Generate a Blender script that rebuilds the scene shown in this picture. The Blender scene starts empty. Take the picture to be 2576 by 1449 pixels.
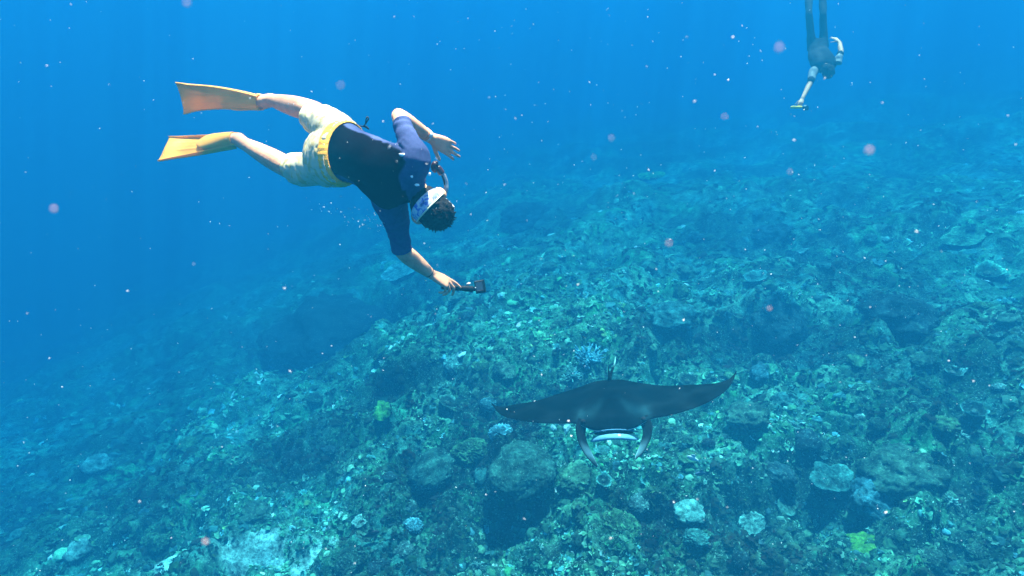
import bpy, bmesh, math
import numpy as np
from mathutils import Vector, Matrix, Euler

# ------------------------------------------------------------------ camera, world, sun, exposure
sc = bpy.context.scene
C = sc.collection
PITCH = 24.0
FPX = 1535.0                      # focal length in units of a 2576-wide picture
camd = bpy.data.cameras.new('camera')
cam = bpy.data.objects.new('camera', camd)
C.objects.link(cam)
sc.camera = cam
camd.sensor_fit = 'HORIZONTAL'
camd.angle = 2 * math.atan(1288.0 / FPX)
camd.clip_start = 0.02
camd.clip_end = 600
cam.rotation_euler = (math.radians(90 - PITCH), 0, 0)
camd.dof.use_dof = True
camd.dof.focus_distance = 4.2
camd.dof.aperture_fstop = camd.lens / 4.6              # ~4.6 mm pupil

EL, AZ = math.radians(74), math.radians(20)            # sun high, a little ahead of the camera
w = bpy.data.worlds.new('World')
sc.world = w
w.use_nodes = True
nt = w.node_tree
bg = nt.nodes['Background']
sky = nt.nodes.new('ShaderNodeTexSky')
sky.sky_type = 'NISHITA'
sky.sun_disc = False
sky.sun_elevation = EL
sky.sun_rotation = AZ
nt.links.new(sky.outputs[0], bg.inputs[0])
bg.inputs[1].default_value = 0.05

sund = bpy.data.lights.new('sun', 'SUN')
sun = bpy.data.objects.new('sun', sund)
C.objects.link(sun)
sund.energy = 5.0
sund.angle = math.radians(1.2)
sund.color = (1.0, 0.70, 0.53)
sdir = Vector((math.sin(AZ) * math.cos(EL), math.cos(AZ) * math.cos(EL), math.sin(EL)))
sun.rotation_euler = sdir.to_track_quat('Z', 'Y').to_euler()

vs = sc.view_settings
vs.view_transform = 'Standard'
vs.look = 'None'
vs.gamma = 1.0
vs.exposure = 3.85
sc.cycles.use_denoising = True
sc.cycles.volume_bounces = 1
sc.cycles.max_bounces = 6
sc.cycles.diffuse_bounces = 2
sc.cycles.glossy_bounces = 2
sc.cycles.transmission_bounces = 3
sc.cycles.transparent_max_bounces = 8

SURF = 1.4                         # height of the water surface above the camera

# ------------------------------------------------------------------ helpers
RNG = np.random.default_rng(7)
M3 = Euler((math.radians(90 - PITCH), 0, 0)).to_matrix()


def V(px, py, d):
    """point seen at (px, py) of a 2576-wide picture, d metres deep"""
    return M3 @ Vector(((px - 1288) / FPX * d, -(py - 724.5) / FPX * d, -d))


def D(x, y, z):
    """direction: right, up, away as seen from the camera"""
    return (M3 @ Vector((x, y, -z))).normalized()


def project(p):
    q = M3.transposed() @ Vector(p)
    d = -q.z
    return 1288 + q.x / d * FPX, 724.5 - q.y / d * FPX, d


def _hash(ix, iy, iz, seed):
    h = (ix * 374761393 + iy * 668265263 + iz * 2147483647 + seed * 144269504) & 0xFFFFFFFF
    h = ((h ^ (h >> 13)) * 1274126177) & 0xFFFFFFFF
    h = ((h ^ (h >> 16)) * 2246822519) & 0xFFFFFFFF
    h = h ^ (h >> 15)
    return (h & 0xFFFFFF) / float(0xFFFFFF) * 2 - 1


def noise3(x, y, z, seed=0):
    x = np.asarray(x, float); y = np.asarray(y, float); z = np.asarray(z, float) + 0 * x
    ix = np.floor(x).astype(np.int64); iy = np.floor(y).astype(np.int64); iz = np.floor(z).astype(np.int64)
    fx, fy, fz = x - ix, y - iy, z - iz
    fx = fx * fx * fx * (fx * (fx * 6 - 15) + 10); fy = fy * fy * fy * (fy * (fy * 6 - 15) + 10); fz = fz * fz * fz * (fz * (fz * 6 - 15) + 10)
    r = 0
    for dx in (0, 1):
        for dy in (0, 1):
            for dz in (0, 1):
                wgt = (fx if dx else 1 - fx) * (fy if dy else 1 - fy) * (fz if dz else 1 - fz)
                r = r + wgt * _hash(ix + dx, iy + dy, iz + dz, seed)
    return r


def noise2(x, y, seed=0):
    x = np.asarray(x, float); y = np.asarray(y, float)
    ix = np.floor(x).astype(np.int64); iy = np.floor(y).astype(np.int64)
    fx, fy = x - ix, y - iy
    fx = fx * fx * fx * (fx * (fx * 6 - 15) + 10); fy = fy * fy * fy * (fy * (fy * 6 - 15) + 10)
    r = 0
    for dx in (0, 1):
        for dy in (0, 1):
            r = r + (fx if dx else 1 - fx) * (fy if dy else 1 - fy) * _hash(ix + dx, iy + dy, ix * 0, seed)
    return r


def sstep(a, b, x):
    t = np.clip((x - a) / (b - a), 0, 1)
    return t * t * (3 - 2 * t)


# ---- materials
def new_mat(name):
    m = bpy.data.materials.new(name)
    m.use_nodes = True
    return m, m.node_tree, m.node_tree.nodes['Principled BSDF']


def pmat(name, col, rough=0.6, var=0.25, scale=14.0, col2=None, bump=0.0, bscale=60.0, spec=0.3, translucent=0.0, coat=0.0, detail=5.0):
    """principled with noise-driven colour variation and fine relief"""
    m, t, b = new_mat(name)
    b.inputs['Roughness'].default_value = rough
    b.inputs['Specular IOR Level'].default_value = spec
    b.inputs['Coat Weight'].default_value = coat
    tc = t.nodes.new('ShaderNodeTexCoord')
    n = t.nodes.new('ShaderNodeTexNoise')
    n.inputs['Scale'].default_value = scale
    n.inputs['Detail'].default_value = detail
    t.links.new(tc.outputs['Object'], n.inputs['Vector'])
    r = t.nodes.new('ShaderNodeValToRGB')
    r.color_ramp.elements[0].position = 0.3
    r.color_ramp.elements[1].position = 0.7
    c2 = col2 if col2 is not None else tuple(min(1, c * (1 + var)) for c in col)
    c1 = col if col2 is not None else tuple(c * (1 - var) for c in col)
    r.color_ramp.elements[0].color = (*c1, 1)
    r.color_ramp.elements[1].color = (*c2, 1)
    t.links.new(n.outputs['Fac'], r.inputs['Fac'])
    t.links.new(r.outputs['Color'], b.inputs['Base Color'])
    if bump:
        nb = t.nodes.new('ShaderNodeTexNoise')
        nb.inputs['Scale'].default_value = bscale
        nb.inputs['Detail'].default_value = 4
        t.links.new(tc.outputs['Object'], nb.inputs['Vector'])
        bp = t.nodes.new('ShaderNodeBump')
        bp.inputs['Strength'].default_value = bump
        bp.inputs['Distance'].default_value = 0.01
        t.links.new(nb.outputs['Fac'], bp.inputs['Height'])
        t.links.new(bp.outputs['Normal'], b.inputs['Normal'])
    if translucent:
        tr = t.nodes.new('ShaderNodeBsdfTranslucent')
        t.links.new(r.outputs['Color'], tr.inputs['Color'])
        mx = t.nodes.new('ShaderNodeMixShader')
        mx.inputs[0].default_value = translucent
        t.links.new(b.outputs[0], mx.inputs[1])
        t.links.new(tr.outputs[0], mx.inputs[2])
        t.links.new(mx.outputs[0], t.nodes['Material Output'].inputs['Surface'])
    return m


def attr_mat(name, rough=0.85, fine=40.0, fine_amt=0.45, bump=0.4, spec=0.15, bscale=None):
    """colour from the mesh's own 'Col' attribute, broken up by fine noise"""
    m, t, b = new_mat(name)
    b.inputs['Roughness'].default_value = rough
    b.inputs['Specular IOR Level'].default_value = spec
    a = t.nodes.new('ShaderNodeAttribute')
    a.attribute_name = 'Col'
    tc = t.nodes.new('ShaderNodeTexCoord')
    n = t.nodes.new('ShaderNodeTexNoise')
    n.inputs['Scale'].default_value = fine
    n.inputs['Detail'].default_value = 6
    n.inputs['Roughness'].default_value = 0.65
    t.links.new(tc.outputs['Object'], n.inputs['Vector'])
    mr = t.nodes.new('ShaderNodeMapRange')
    mr.inputs['From Min'].default_value = 0.3
    mr.inputs['From Max'].default_value = 0.7
    mr.inputs['To Min'].default_value = 1 - fine_amt
    mr.inputs['To Max'].default_value = 1 + fine_amt
    t.links.new(n.outputs['Fac'], mr.inputs['Value'])
    vm = t.nodes.new('ShaderNodeVectorMath')
    vm.operation = 'SCALE'
    t.links.new(a.outputs['Color'], vm.inputs[0])
    t.links.new(mr.outputs['Result'], vm.inputs['Scale'])
    t.links.new(vm.outputs['Vector'], b.inputs['Base Color'])
    if bump:
        n2 = t.nodes.new('ShaderNodeTexNoise')
        n2.inputs['Scale'].default_value = bscale or fine * 1.5
        n2.inputs['Detail'].default_value = 4
        t.links.new(tc.outputs['Object'], n2.inputs['Vector'])
        bp = t.nodes.new('ShaderNodeBump')
        bp.inputs['Strength'].default_value = bump
        bp.inputs['Distance'].default_value = 0.02
        t.links.new(n2.outputs['Fac'], bp.inputs['Height'])
        t.links.new(bp.outputs['Normal'], b.inputs['Normal'])
    return m


def crust_mat(name, fine=14.0, cream=0.5, contrast=0.85, bump=0.8, creamcol=(0.13, 0.36, 0.33), thresh=0.60):
    """encrusted reef rock: the mesh's own colour broken into dark and light crumbs by noise in space"""
    m, t, b = new_mat(name)
    b.inputs['Roughness'].default_value = 0.9
    b.inputs['Specular IOR Level'].default_value = 0.08
    a = t.nodes.new('ShaderNodeAttribute'); a.attribute_name = 'Col'
    g = t.nodes.new('ShaderNodeNewGeometry')
    def nz(scale, detail, rough=0.6):
        n = t.nodes.new('ShaderNodeTexNoise')
        n.inputs['Scale'].default_value = scale; n.inputs['Detail'].default_value = detail; n.inputs['Roughness'].default_value = rough
        t.links.new(g.outputs['Position'], n.inputs['Vector'])
        return n
    def rng(src, a0, a1, b0, b1):
        r = t.nodes.new('ShaderNodeMapRange')
        r.inputs['From Min'].default_value = a0; r.inputs['From Max'].default_value = a1; r.inputs['To Min'].default_value = b0; r.inputs['To Max'].default_value = b1
        t.links.new(src, r.inputs['Value'])
        return r.outputs['Result']
    n1, n2, n3 = nz(fine * 0.45, 5), nz(fine * 1.9, 6, 0.7), nz(fine * 3.4, 3)
    f1 = rng(n1.outputs['Fac'], 0.33, 0.68, 1 - contrast, 1 + contrast)
    f2 = rng(n2.outputs['Fac'], 0.32, 0.68, 1 - contrast, 1 + contrast)
    mu = t.nodes.new('ShaderNodeMath'); mu.operation = 'MULTIPLY'
    t.links.new(f1, mu.inputs[0]); t.links.new(f2, mu.inputs[1])
    vm = t.nodes.new('ShaderNodeVectorMath'); vm.operation = 'SCALE'
    t.links.new(a.outputs['Color'], vm.inputs[0]); t.links.new(mu.outputs[0], vm.inputs['Scale'])
    mx = t.nodes.new('ShaderNodeMix'); mx.data_type = 'RGBA'
    t.links.new(rng(n3.outputs['Fac'], thresh, thresh + 0.07, 0.0, cream), mx.inputs[0])
    t.links.new(vm.outputs['Vector'], mx.inputs[6]); mx.inputs[7].default_value = (*creamcol, 1)
    t.links.new(mx.outputs[2], b.inputs['Base Color'])
    bp = t.nodes.new('ShaderNodeBump'); bp.inputs['Strength'].default_value = bump; bp.inputs['Distance'].default_value = 0.03
    t.links.new(n2.outputs['Fac'], bp.inputs['Height']); t.links.new(bp.outputs['Normal'], b.inputs['Normal'])
    return m


# ---- meshes
def np_mesh(name, verts, faces, col=None, smooth=True):
    """faces: (n,3) or (n,4) int array"""
    verts = np.asarray(verts, np.float32)
    faces = np.asarray(faces, np.int32)
    me = bpy.data.meshes.new(name)
    k = faces.shape[1]
    me.vertices.add(len(verts))
    me.vertices.foreach_set('co', verts.ravel())
    me.loops.add(faces.size)
    me.loops.foreach_set('vertex_index', faces.ravel())
    me.polygons.add(len(faces))
    me.polygons.foreach_set('loop_start', np.arange(0, faces.size, k, dtype=np.int32))
    me.polygons.foreach_set('loop_total', np.full(len(faces), k, np.int32))
    me.polygons.foreach_set('use_smooth', np.full(len(faces), smooth, bool))
    me.update(calc_edges=True)
    if col is not None:
        set_col(me, col)
    return me


def set_col(me, col):
    at = me.attributes.get('Col') or me.attributes.new('Col', 'FLOAT_COLOR', 'POINT')
    c = np.ones((len(me.vertices), 4), np.float32)
    c[:, :3] = col
    at.data.foreach_set('color', c.ravel())


def vcos(me):
    a = np.empty(len(me.vertices) * 3, np.float32)
    me.vertices.foreach_get('co', a)
    return a.reshape(-1, 3).astype(float)


def vnormals(me):
    a = np.empty(len(me.vertices) * 3, np.float32)
    me.vertices.foreach_get('normal', a)
    return a.reshape(-1, 3).astype(float)


def set_vcos(me, a):
    me.vertices.foreach_set('co', np.asarray(a, np.float32).ravel())
    me.update()


def add(name, me, mat, parent=None, origin=None, label=None, cat=None, group=None, kind=None):
    """link a mesh given in world coordinates as one object, its origin at `origin` or at its parent"""
    if mat is not None:
        if isinstance(mat, (list, tuple)):
            for m in mat:
                me.materials.append(m)
        else:
            me.materials.append(mat)
    o = bpy.data.objects.new(name, me)
    C.objects.link(o)
    if parent is not None:
        base = world_of(parent)
        me.transform(Matrix.Translation(-base))
        o.parent = parent
    elif origin is not None:
        me.transform(Matrix.Translation(-Vector(origin)))
        o.location = origin
    tag(o, label, cat, group, kind)
    return o


def tag(o, label=None, cat=None, group=None, kind=None):
    if label: o['label'] = label
    if cat: o['category'] = cat
    if group: o['group'] = group
    if kind: o['kind'] = kind
    return o


def world_of(o):
    p = Vector((0, 0, 0))
    while o is not None:
        p = p + Vector(o.location)
        o = o.parent
    return p


def empty(name, loc, label, cat, group=None):
    e = bpy.data.objects.new(name, None)
    C.objects.link(e)
    e.location = loc
    e.empty_display_size = 0.1
    return tag(e, label, cat, group)


def loft(secs, seg=20, sub=4, caps=True, power=2.0):
    """closed tube through sections (centre, half-width a, half-depth b, side hint); Catmull-Rom between them"""
    P = np.array([list(s[0]) for s in secs], float)
    A = np.array([s[1] for s in secs], float)
    B = np.array([s[2] for s in secs], float)
    S = np.array([list(s[3]) for s in secs], float)
    data = np.concatenate([P, A[:, None], B[:, None], S], 1)
    n = len(secs)
    out = []
    for i in range(n - 1):
        p0 = data[max(i - 1, 0)]; p1 = data[i]; p2 = data[i + 1]; p3 = data[min(i + 2, n - 1)]
        for k in range(sub):
            t = k / sub
            out.append(0.5 * ((2 * p1) + (-p0 + p2) * t + (2 * p0 - 5 * p1 + 4 * p2 - p3) * t * t + (-p0 + 3 * p1 - 3 * p2 + p3) * t ** 3))
    out.append(data[-1])
    out = np.array(out)
    c = out[:, :3]
    tan = np.gradient(c, axis=0)
    tan /= np.linalg.norm(tan, axis=1)[:, None] + 1e-12
    s = out[:, 5:8]
    s = s - tan * (s * tan).sum(1)[:, None]
    s /= np.linalg.norm(s, axis=1)[:, None] + 1e-12
    nn = np.cross(tan, s)
    th = np.linspace(0, 2 * math.pi, seg, endpoint=False)
    ct, st = np.cos(th), np.sin(th)
    if power != 2.0:
        ct = np.sign(ct) * np.abs(ct) ** (2 / power)
        st = np.sign(st) * np.abs(st) ** (2 / power)
    a = np.maximum(out[:, 3], 1e-4); b = np.maximum(out[:, 4], 1e-4)
    ring = c[:, None, :] + s[:, None, :] * (a[:, None] * ct[None])[..., None] + nn[:, None, :] * (b[:, None] * st[None])[..., None]
    m = len(c)
    verts = ring.reshape(-1, 3)
    f = []
    i = np.arange(m - 1)[:, None]; j = np.arange(seg)[None]
    q0 = i * seg + j; q1 = i * seg + (j + 1) % seg
    q2 = q1 + seg; q3 = q0 + seg
    tri = np.concatenate([np.stack([q0, q1, q2], -1).reshape(-1, 3), np.stack([q0, q2, q3], -1).reshape(-1, 3)])
    f.append(tri)
    if caps:
        verts = np.concatenate([verts, c[:1], c[-1:]])
        k0, k1 = m * seg, m * seg + 1
        jj = np.arange(seg)
        f.append(np.stack([np.full(seg, k0), (jj + 1) % seg, jj], -1))
        e = (m - 1) * seg
        f.append(np.stack([np.full(seg, k1), e + jj, e + (jj + 1) % seg], -1))
    return verts, np.concatenate(f)


def merge(parts):
    vs_, fs_, k = [], [], 0
    for v, f in parts:
        vs_.append(v); fs_.append(np.asarray(f) + k); k += len(v)
    return np.concatenate(vs_), np.concatenate(fs_)


def fuse(parts, voxel, smooth=4, name='m', fac=0.5):
    """one continuous surface from overlapping closed pieces"""
    v, f = merge(parts)
    me = np_mesh(name, v, f)
    bm = bmesh.new(); bm.from_mesh(me)
    bmesh.ops.recalc_face_normals(bm, faces=bm.faces)
    bm.to_mesh(me); bm.free()
    o = bpy.data.objects.new('tmp', me)
    C.objects.link(o)
    r = o.modifiers.new('r', 'REMESH'); r.mode = 'VOXEL'; r.voxel_size = voxel; r.use_smooth_shade = True
    if smooth:
        s = o.modifiers.new('s', 'SMOOTH'); s.factor = fac; s.iterations = smooth
    dg = bpy.context.evaluated_depsgraph_get()
    out = bpy.data.meshes.new_from_object(o.evaluated_get(dg))
    bpy.data.objects.remove(o)
    bpy.data.meshes.remove(me)
    out.name = name
    for p in out.polygons: p.use_smooth = True
    return out


def clip(me, co, no, radius):
    """cut away what lies beyond a plane, near co only"""
    bm = bmesh.new(); bm.from_mesh(me)
    co = Vector(co); no = Vector(no).normalized()
    fs = [f for f in bm.faces if (f.calc_center_median() - co).length < radius]
    es = {e for f in fs for e in f.edges}; vv = {x for f in fs for x in f.verts}
    bmesh.ops.bisect_plane(bm, geom=list(vv) + list(es) + fs, plane_co=co, plane_no=no, clear_outer=True, dist=1e-5)
    bm.to_mesh(me); bm.free()
    me.update()


def thicken(me, t):
    o = bpy.data.objects.new('tmp', me)
    C.objects.link(o)
    s = o.modifiers.new('s', 'SOLIDIFY'); s.thickness = t; s.offset = -1
    dg = bpy.context.evaluated_depsgraph_get()
    out = bpy.data.meshes.new_from_object(o.evaluated_get(dg))
    bpy.data.objects.remove(o)
    for p in out.polygons: p.use_smooth = True
    return out


def boxmesh(name, centre, ax, ay, az, sx, sy, sz, bev=0.003, segs=2):
    bm = bmesh.new()
    bmesh.ops.create_cube(bm, size=1)
    for v in bm.verts:
        v.co = Vector((v.co.x * sx, v.co.y * sy, v.co.z * sz))
    if bev:
        bmesh.ops.bevel(bm, geom=list(bm.edges), offset=bev, segments=segs, affect='EDGES', profile=0.5)
    mm = Matrix((ax, ay, az)).transposed().to_4x4()
    mm.translation = Vector(centre)
    bmesh.ops.transform(bm, matrix=mm, verts=bm.verts)
    me = bpy.data.meshes.new(name)
    bm.to_mesh(me); bm.free()
    return me


def frame(fwd, up):
    f = Vector(fwd).normalized()
    r = f.cross(Vector(up)).normalized()
    u = r.cross(f).normalized()
    return r, f, u


_ICO = {}


def ico(level):
    if level not in _ICO:
        bm = bmesh.new()
        bmesh.ops.create_icosphere(bm, subdivisions=level, radius=1)
        v = np.array([x.co[:] for x in bm.verts]); f = np.array([[x.index for x in q.verts] for q in bm.faces])
        bm.free()
        _ICO[level] = (v, f)
    v, f = _ICO[level]
    return v.copy(), f.copy()


# ------------------------------------------------------------------ the reef slope
SAND = []


def sandness(x, y):
    s = np.zeros_like(x)
    for g, r in zip(SAND, (0.60, 0.40, 0.5)):
        q = np.hypot((x - g[0]) / r, (y - g[1]) / (r * 0.7))
        s = np.maximum(s, sstep(1.15, 0.45, q + 0.35 * noise2(x * 2.2, y * 2.2, 41) + 0.3 * noise2(x * 7, y * 7, 42)))
    return s


PITS = []     # x, y, radius x, radius y, depth
BUMPS = []


def base_h(x, y):
    s = np.sqrt(x * x + 4)
    slope = 0.235 * x - 0.095 * (s - 2)            # steeper down on the open-water side
    drop = np.maximum(0, -(x + 1.0 + 0.10 * (y - 6)))
    slope = slope - 0.05 * (np.sqrt(drop * drop + 1) - 1)
    z = -5.15 + slope - 0.085 * (np.sqrt((y - 6) ** 2 + 1) - 1) * np.sign(y - 6)
    top = -1.35
    k = 0.8
    z = top - k * np.log1p(np.exp(np.clip((top - z) / k, -40, 40)))
    return np.maximum(z, -26.0)


def billow(x, y, seed):
    return np.abs(noise2(x, y, seed)) * 2 - 0.7


def height(x, y):
    x = np.asarray(x, float); y = np.asarray(y, float)
    z = base_h(x, y)
    wx = x + 0.5 * noise2(x * 0.7, y * 0.7, 91); wy = y + 0.5 * noise2(x * 0.7 + 9, y * 0.7, 92)
    z = z + 0.42 * noise2(wx * 0.21, wy * 0.21, 1) + 0.26 * noise2(wx * 0.52, wy * 0.52, 2)
    rr = np.hypot(x, y) + 30 * sandness(x, y)
    z = z + 0.20 * billow(wx * 1.0, wy * 1.0, 3) + 0.13 * sstep(30, 14, rr) * billow(wx * 2.3, wy * 2.3, 4)
    z = z + sstep(14, 8, rr) * 0.055 * billow(x * 5.1, y * 5.1, 5) + sstep(11, 6, rr) * 0.035 * noise2(x * 11, y * 11, 6) + sstep(9, 5, rr) * 0.016 * noise2(x * 25, y * 25, 8)
    for (cx, cy, rx, ry, dep) in PITS:
        q = ((x - cx) / rx) ** 2 + ((y - cy) / ry) ** 2
        z = z - dep * np.exp(-q * q)
    return z


def ground(px, py):
    """where the ray through (px, py) meets the reef"""
    d = np.array(V(px, py, 1.0))
    ts = np.arange(2.0, 60, 0.04)
    p = d[None] * ts[:, None]
    h = height(p[:, 0], p[:, 1])
    i = int(np.argmax(p[:, 2] < h)) if np.any(p[:, 2] < h) else len(ts) - 1
    return Vector((p[i, 0], p[i, 1], h[i])), ts[i]


def base_ground(px, py):
    d = np.array(V(px, py, 1.0))
    ts = np.arange(2.0, 60, 0.04)
    p = d[None] * ts[:, None]
    h = base_h(p[:, 0], p[:, 1])
    i = int(np.argmax(p[:, 2] < h)) if np.any(p[:, 2] < h) else len(ts) - 1
    return p[i]


for (px, py, rx, ry, dep) in [(840, 825, 2.3, 1.7, 1.1), (1990, 1235, 0.95, 0.5, 0.5), (2130, 1130, 0.8, 0.5, 0.4), (1640, 1300, 0.4, 0.3, 0.25),
                              (1010, 1010, 0.8, 0.5, 0.4), (1270, 1290, 0.5, 0.22, 0.3), (1960, 820, 1.2, 0.8, 0.5), (2440, 1290, 0.5, 0.3, 0.25)]:
    g = base_ground(px, py)
    PITS.append((g[0], g[1], rx, ry, dep))
SAND += [base_ground(640, 1425), base_ground(800, 1400), base_ground(450, 1440)]


def painted_gloom(x, y):
    """painted shade of overhangs and hollows, mixed with dark turf and thicket"""
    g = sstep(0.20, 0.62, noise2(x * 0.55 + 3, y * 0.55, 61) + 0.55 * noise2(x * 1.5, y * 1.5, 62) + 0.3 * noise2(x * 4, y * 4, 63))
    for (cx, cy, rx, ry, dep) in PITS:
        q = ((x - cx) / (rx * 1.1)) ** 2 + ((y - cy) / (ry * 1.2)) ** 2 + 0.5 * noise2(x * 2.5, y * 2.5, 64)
        g = np.maximum(g, sstep(1.3, 0.5, q))  # shade of each hollow painted over its pit
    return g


def patch_col(x, y):
    """what grows where: soft patches of turf, crust, pale rubble, darkened by painted shade"""
    n1 = noise2(x * 0.45, y * 0.45, 31); n2 = noise2(x * 1.3 + 5, y * 1.3, 32); n3 = noise2(x * 3.5, y * 3.5, 33); n4 = noise2(x * 9, y * 9, 34)
    n5 = noise2(x * 21, y * 21, 35)
    dark = np.array([0.012, 0.030, 0.026]); olive = np.array([0.042, 0.083, 0.045]); teal = np.array([0.055, 0.115, 0.095])
    tan = np.array([0.16, 0.20, 0.12]); cream = np.array([0.42, 0.46, 0.36]); green = np.array([0.035, 0.12, 0.05])
    c = olive[None] * np.ones((len(x), 1))
    def mx(c, d, f): return c * (1 - f[:, None]) + d[None] * f[:, None]
    c = mx(c, teal, sstep(0.0, 0.4, n2 + 0.5 * n3))
    c = mx(c, dark, sstep(0.05, 0.5, n1 * 0.7 + n3 * 0.7 - 0.15 * n4))
    c = mx(c, green, 0.7 * sstep(0.35, 0.6, noise2(x * 1.9, y * 1.9, 36)))
    c = mx(c, tan, 0.5 * sstep(0.2, 0.45, n3 * 0.8 + n2 * 0.25))
    return c * np.array([0.30, 0.95, 0.97]) * 1.12 * (1 - 0.62 * painted_gloom(x, y)[:, None])  # hollow and overhang shade put into the ground colour


def build_seabed():
    az = np.radians(np.concatenate([np.linspace(-66, -46, 50, endpoint=False), np.linspace(-46, 46, 640), np.linspace(46, 66, 51)[1:]]))
    r = [1.0]
    while r[-1] < 110:
        q = r[-1]
        r.append(q + max(0.03, 0.0034 * (q * q + 25) / 5.2) * (1.0 if q < 40 else 2.5))
    r = np.array(r)
    R, A = np.meshgrid(r, az, indexing='ij')
    x = (R * np.sin(A)).ravel(); y = (R * np.cos(A)).ravel()
    z = height(x, y)
    s = sandness(x, y)
    z = z - 0.05 * s
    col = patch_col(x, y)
    sand = np.array([0.16, 0.42, 0.39])
    col = col * (1 - s[:, None]) + sand[None] * (0.85 + 0.4 * noise2(x * 3, y * 3, 44)[:, None]) * s[:, None]
    nr, na = R.shape
    i = np.arange(nr - 1)[:, None]; j = np.arange(na - 1)[None]
    q = (i * na + j)
    f = np.stack([q, q + 1, q + na + 1, q + na], -1).reshape(-1, 4)[:, ::-1]
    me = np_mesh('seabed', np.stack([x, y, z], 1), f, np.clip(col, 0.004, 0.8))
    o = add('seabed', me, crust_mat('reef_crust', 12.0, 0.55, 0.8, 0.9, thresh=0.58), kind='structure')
    o['label'] = 'coral reef slope falling away into open water'
    return o


build_seabed()


# ---- loose growth and rubble covering the slope
def t_plate(k=9, seed=0):
    r = np.random.default_rng(seed)
    a = np.linspace(0, 2 * math.pi, k, endpoint=False)
    rr = 1 + 0.28 * r.standard_normal(k)
    rim = np.stack([np.cos(a) * rr, np.sin(a) * rr, 0.34 + 0.22 * r.standard_normal(k)], 1)
    mid = np.stack([np.cos(a) * rr * 0.55, np.sin(a) * rr * 0.55, 0.10 + 0.05 * r.standard_normal(k)], 1)
    v = np.concatenate([rim, mid, [[0, 0, -0.15]]])
    f = []
    for i in range(k):
        j = (i + 1) % k
        f += [[i, j, k + j], [i, k + j, k + i], [k + i, k + j, 2 * k]]
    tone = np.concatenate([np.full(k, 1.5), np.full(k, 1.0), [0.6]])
    return v, np.array(f), tone


def t_lump(seed=0):
    v, f = ico(2)
    v = v * (1 + 0.30 * noise3(v[:, 0] * 2.2, v[:, 1] * 2.2, v[:, 2] * 2.2, seed) + 0.16 * noise3(v[:, 0] * 5, v[:, 1] * 5, v[:, 2] * 5, seed + 1))[:, None]
    v[:, 2] *= 0.75
    keep = (v[f].mean(1)[:, 2] > -0.35)
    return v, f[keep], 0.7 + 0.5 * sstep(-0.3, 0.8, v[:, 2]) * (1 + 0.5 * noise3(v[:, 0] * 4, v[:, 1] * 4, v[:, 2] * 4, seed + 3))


def t_branch(n=8, seed=0):
    r = np.random.default_rng(seed)
    vs_, fs_, tn, k = [], [], [], 0
    for i in range(n):
        a = r.uniform(0, 2 * math.pi); e = r.uniform(0.15, 1.2)
        d = np.array([math.cos(a) * math.sin(e), math.sin(a) * math.sin(e), math.cos(e)])
        u = np.cross(d, [0.3, 0.5, 0.8]); u /= np.linalg.norm(u); w_ = np.cross(d, u)
        L = r.uniform(0.6, 1.15); b = 0.13
        o = d * 0.1
        bend = u * r.normal(0, 0.2)
        ring = [o + b * (u * math.cos(t) + w_ * math.sin(t)) for t in (0, 2.1, 4.2)]
        ring2 = [o + d * L * 0.6 + bend * 0.3 + b * 0.85 * (u * math.cos(t) + w_ * math.sin(t)) for t in (0, 2.1, 4.2)]
        vs_ += ring + ring2 + [o + d * L + bend]
        for p in range(3):
            q = (p + 1) % 3
            fs_ += [[k + p, k + q, k + 3 + q], [k + p, k + 3 + q, k + 3 + p], [k + 3 + p, k + 3 + q, k + 6]]
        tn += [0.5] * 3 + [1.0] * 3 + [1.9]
        k += 7
    return np.array(vs_), np.array(fs_), np.array(tn)


def t_shard(seed=0):
    r = np.random.default_rng(seed)
    vs_, fs_ = [], []
    x = np.array([-1, -0.3, 0.4, 1.0]); y = np.cumsum(r.normal(0, 0.22, 4)); z = 0.1 + np.cumsum(r.normal(0, 0.15, 4)); rad = np.array([0.12, 0.2, 0.18, 0.06]) * r.uniform(0.7, 1.5)
    for i in range(4):
        for t in (0.3, 2.4, 4.5):
            vs_.append([x[i], y[i] + rad[i] * math.cos(t), z[i] + rad[i] * math.sin(t)])
    for i in range(3):
        for p in range(3):
            q = (p + 1) % 3
            a, b, c_, d_ = 3 * i + p, 3 * i + q, 3 * i + 3 + q, 3 * i + 3 + p
            fs_ += [[a, b, c_], [a, c_, d_]]
    fs_ += [[0, 2, 1], [9, 10, 11]]
    return np.array(vs_), np.array(fs_), np.ones(12)


def t_leaf(n=5, seed=0):
    r = np.random.default_rng(seed)
    vs_, fs_, tn, k = [], [], [], 0
    for i in range(n):
        a = i / n * 2 * math.pi + r.normal(0, 0.3)
        d = np.array([math.cos(a), math.sin(a), 0]); s = np.array([-d[1], d[0], 0])
        L = r.uniform(0.7, 1.2); up = r.uniform(0.25, 0.9); wd = r.uniform(0.4, 0.7)
        for t, hw, h in ((0.05, 0.2, 0), (0.55, 0.8, 0.45), (1.0, 1.0, 1.0)):
            for q in (-1, 0, 1):
                p = d * L * t + s * q * wd * hw + np.array([0, 0, up * h * (1 - 0.25 * abs(q)) + r.normal(0, 0.06)])
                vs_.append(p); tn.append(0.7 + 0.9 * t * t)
        for row in range(2):
            for q in range(2):
                b = k + row * 3 + q
                fs_ += [[b, b + 1, b + 4], [b, b + 4, b + 3]]
        k += 9
    return np.array(vs_), np.array(fs_), np.array(tn)


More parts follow.
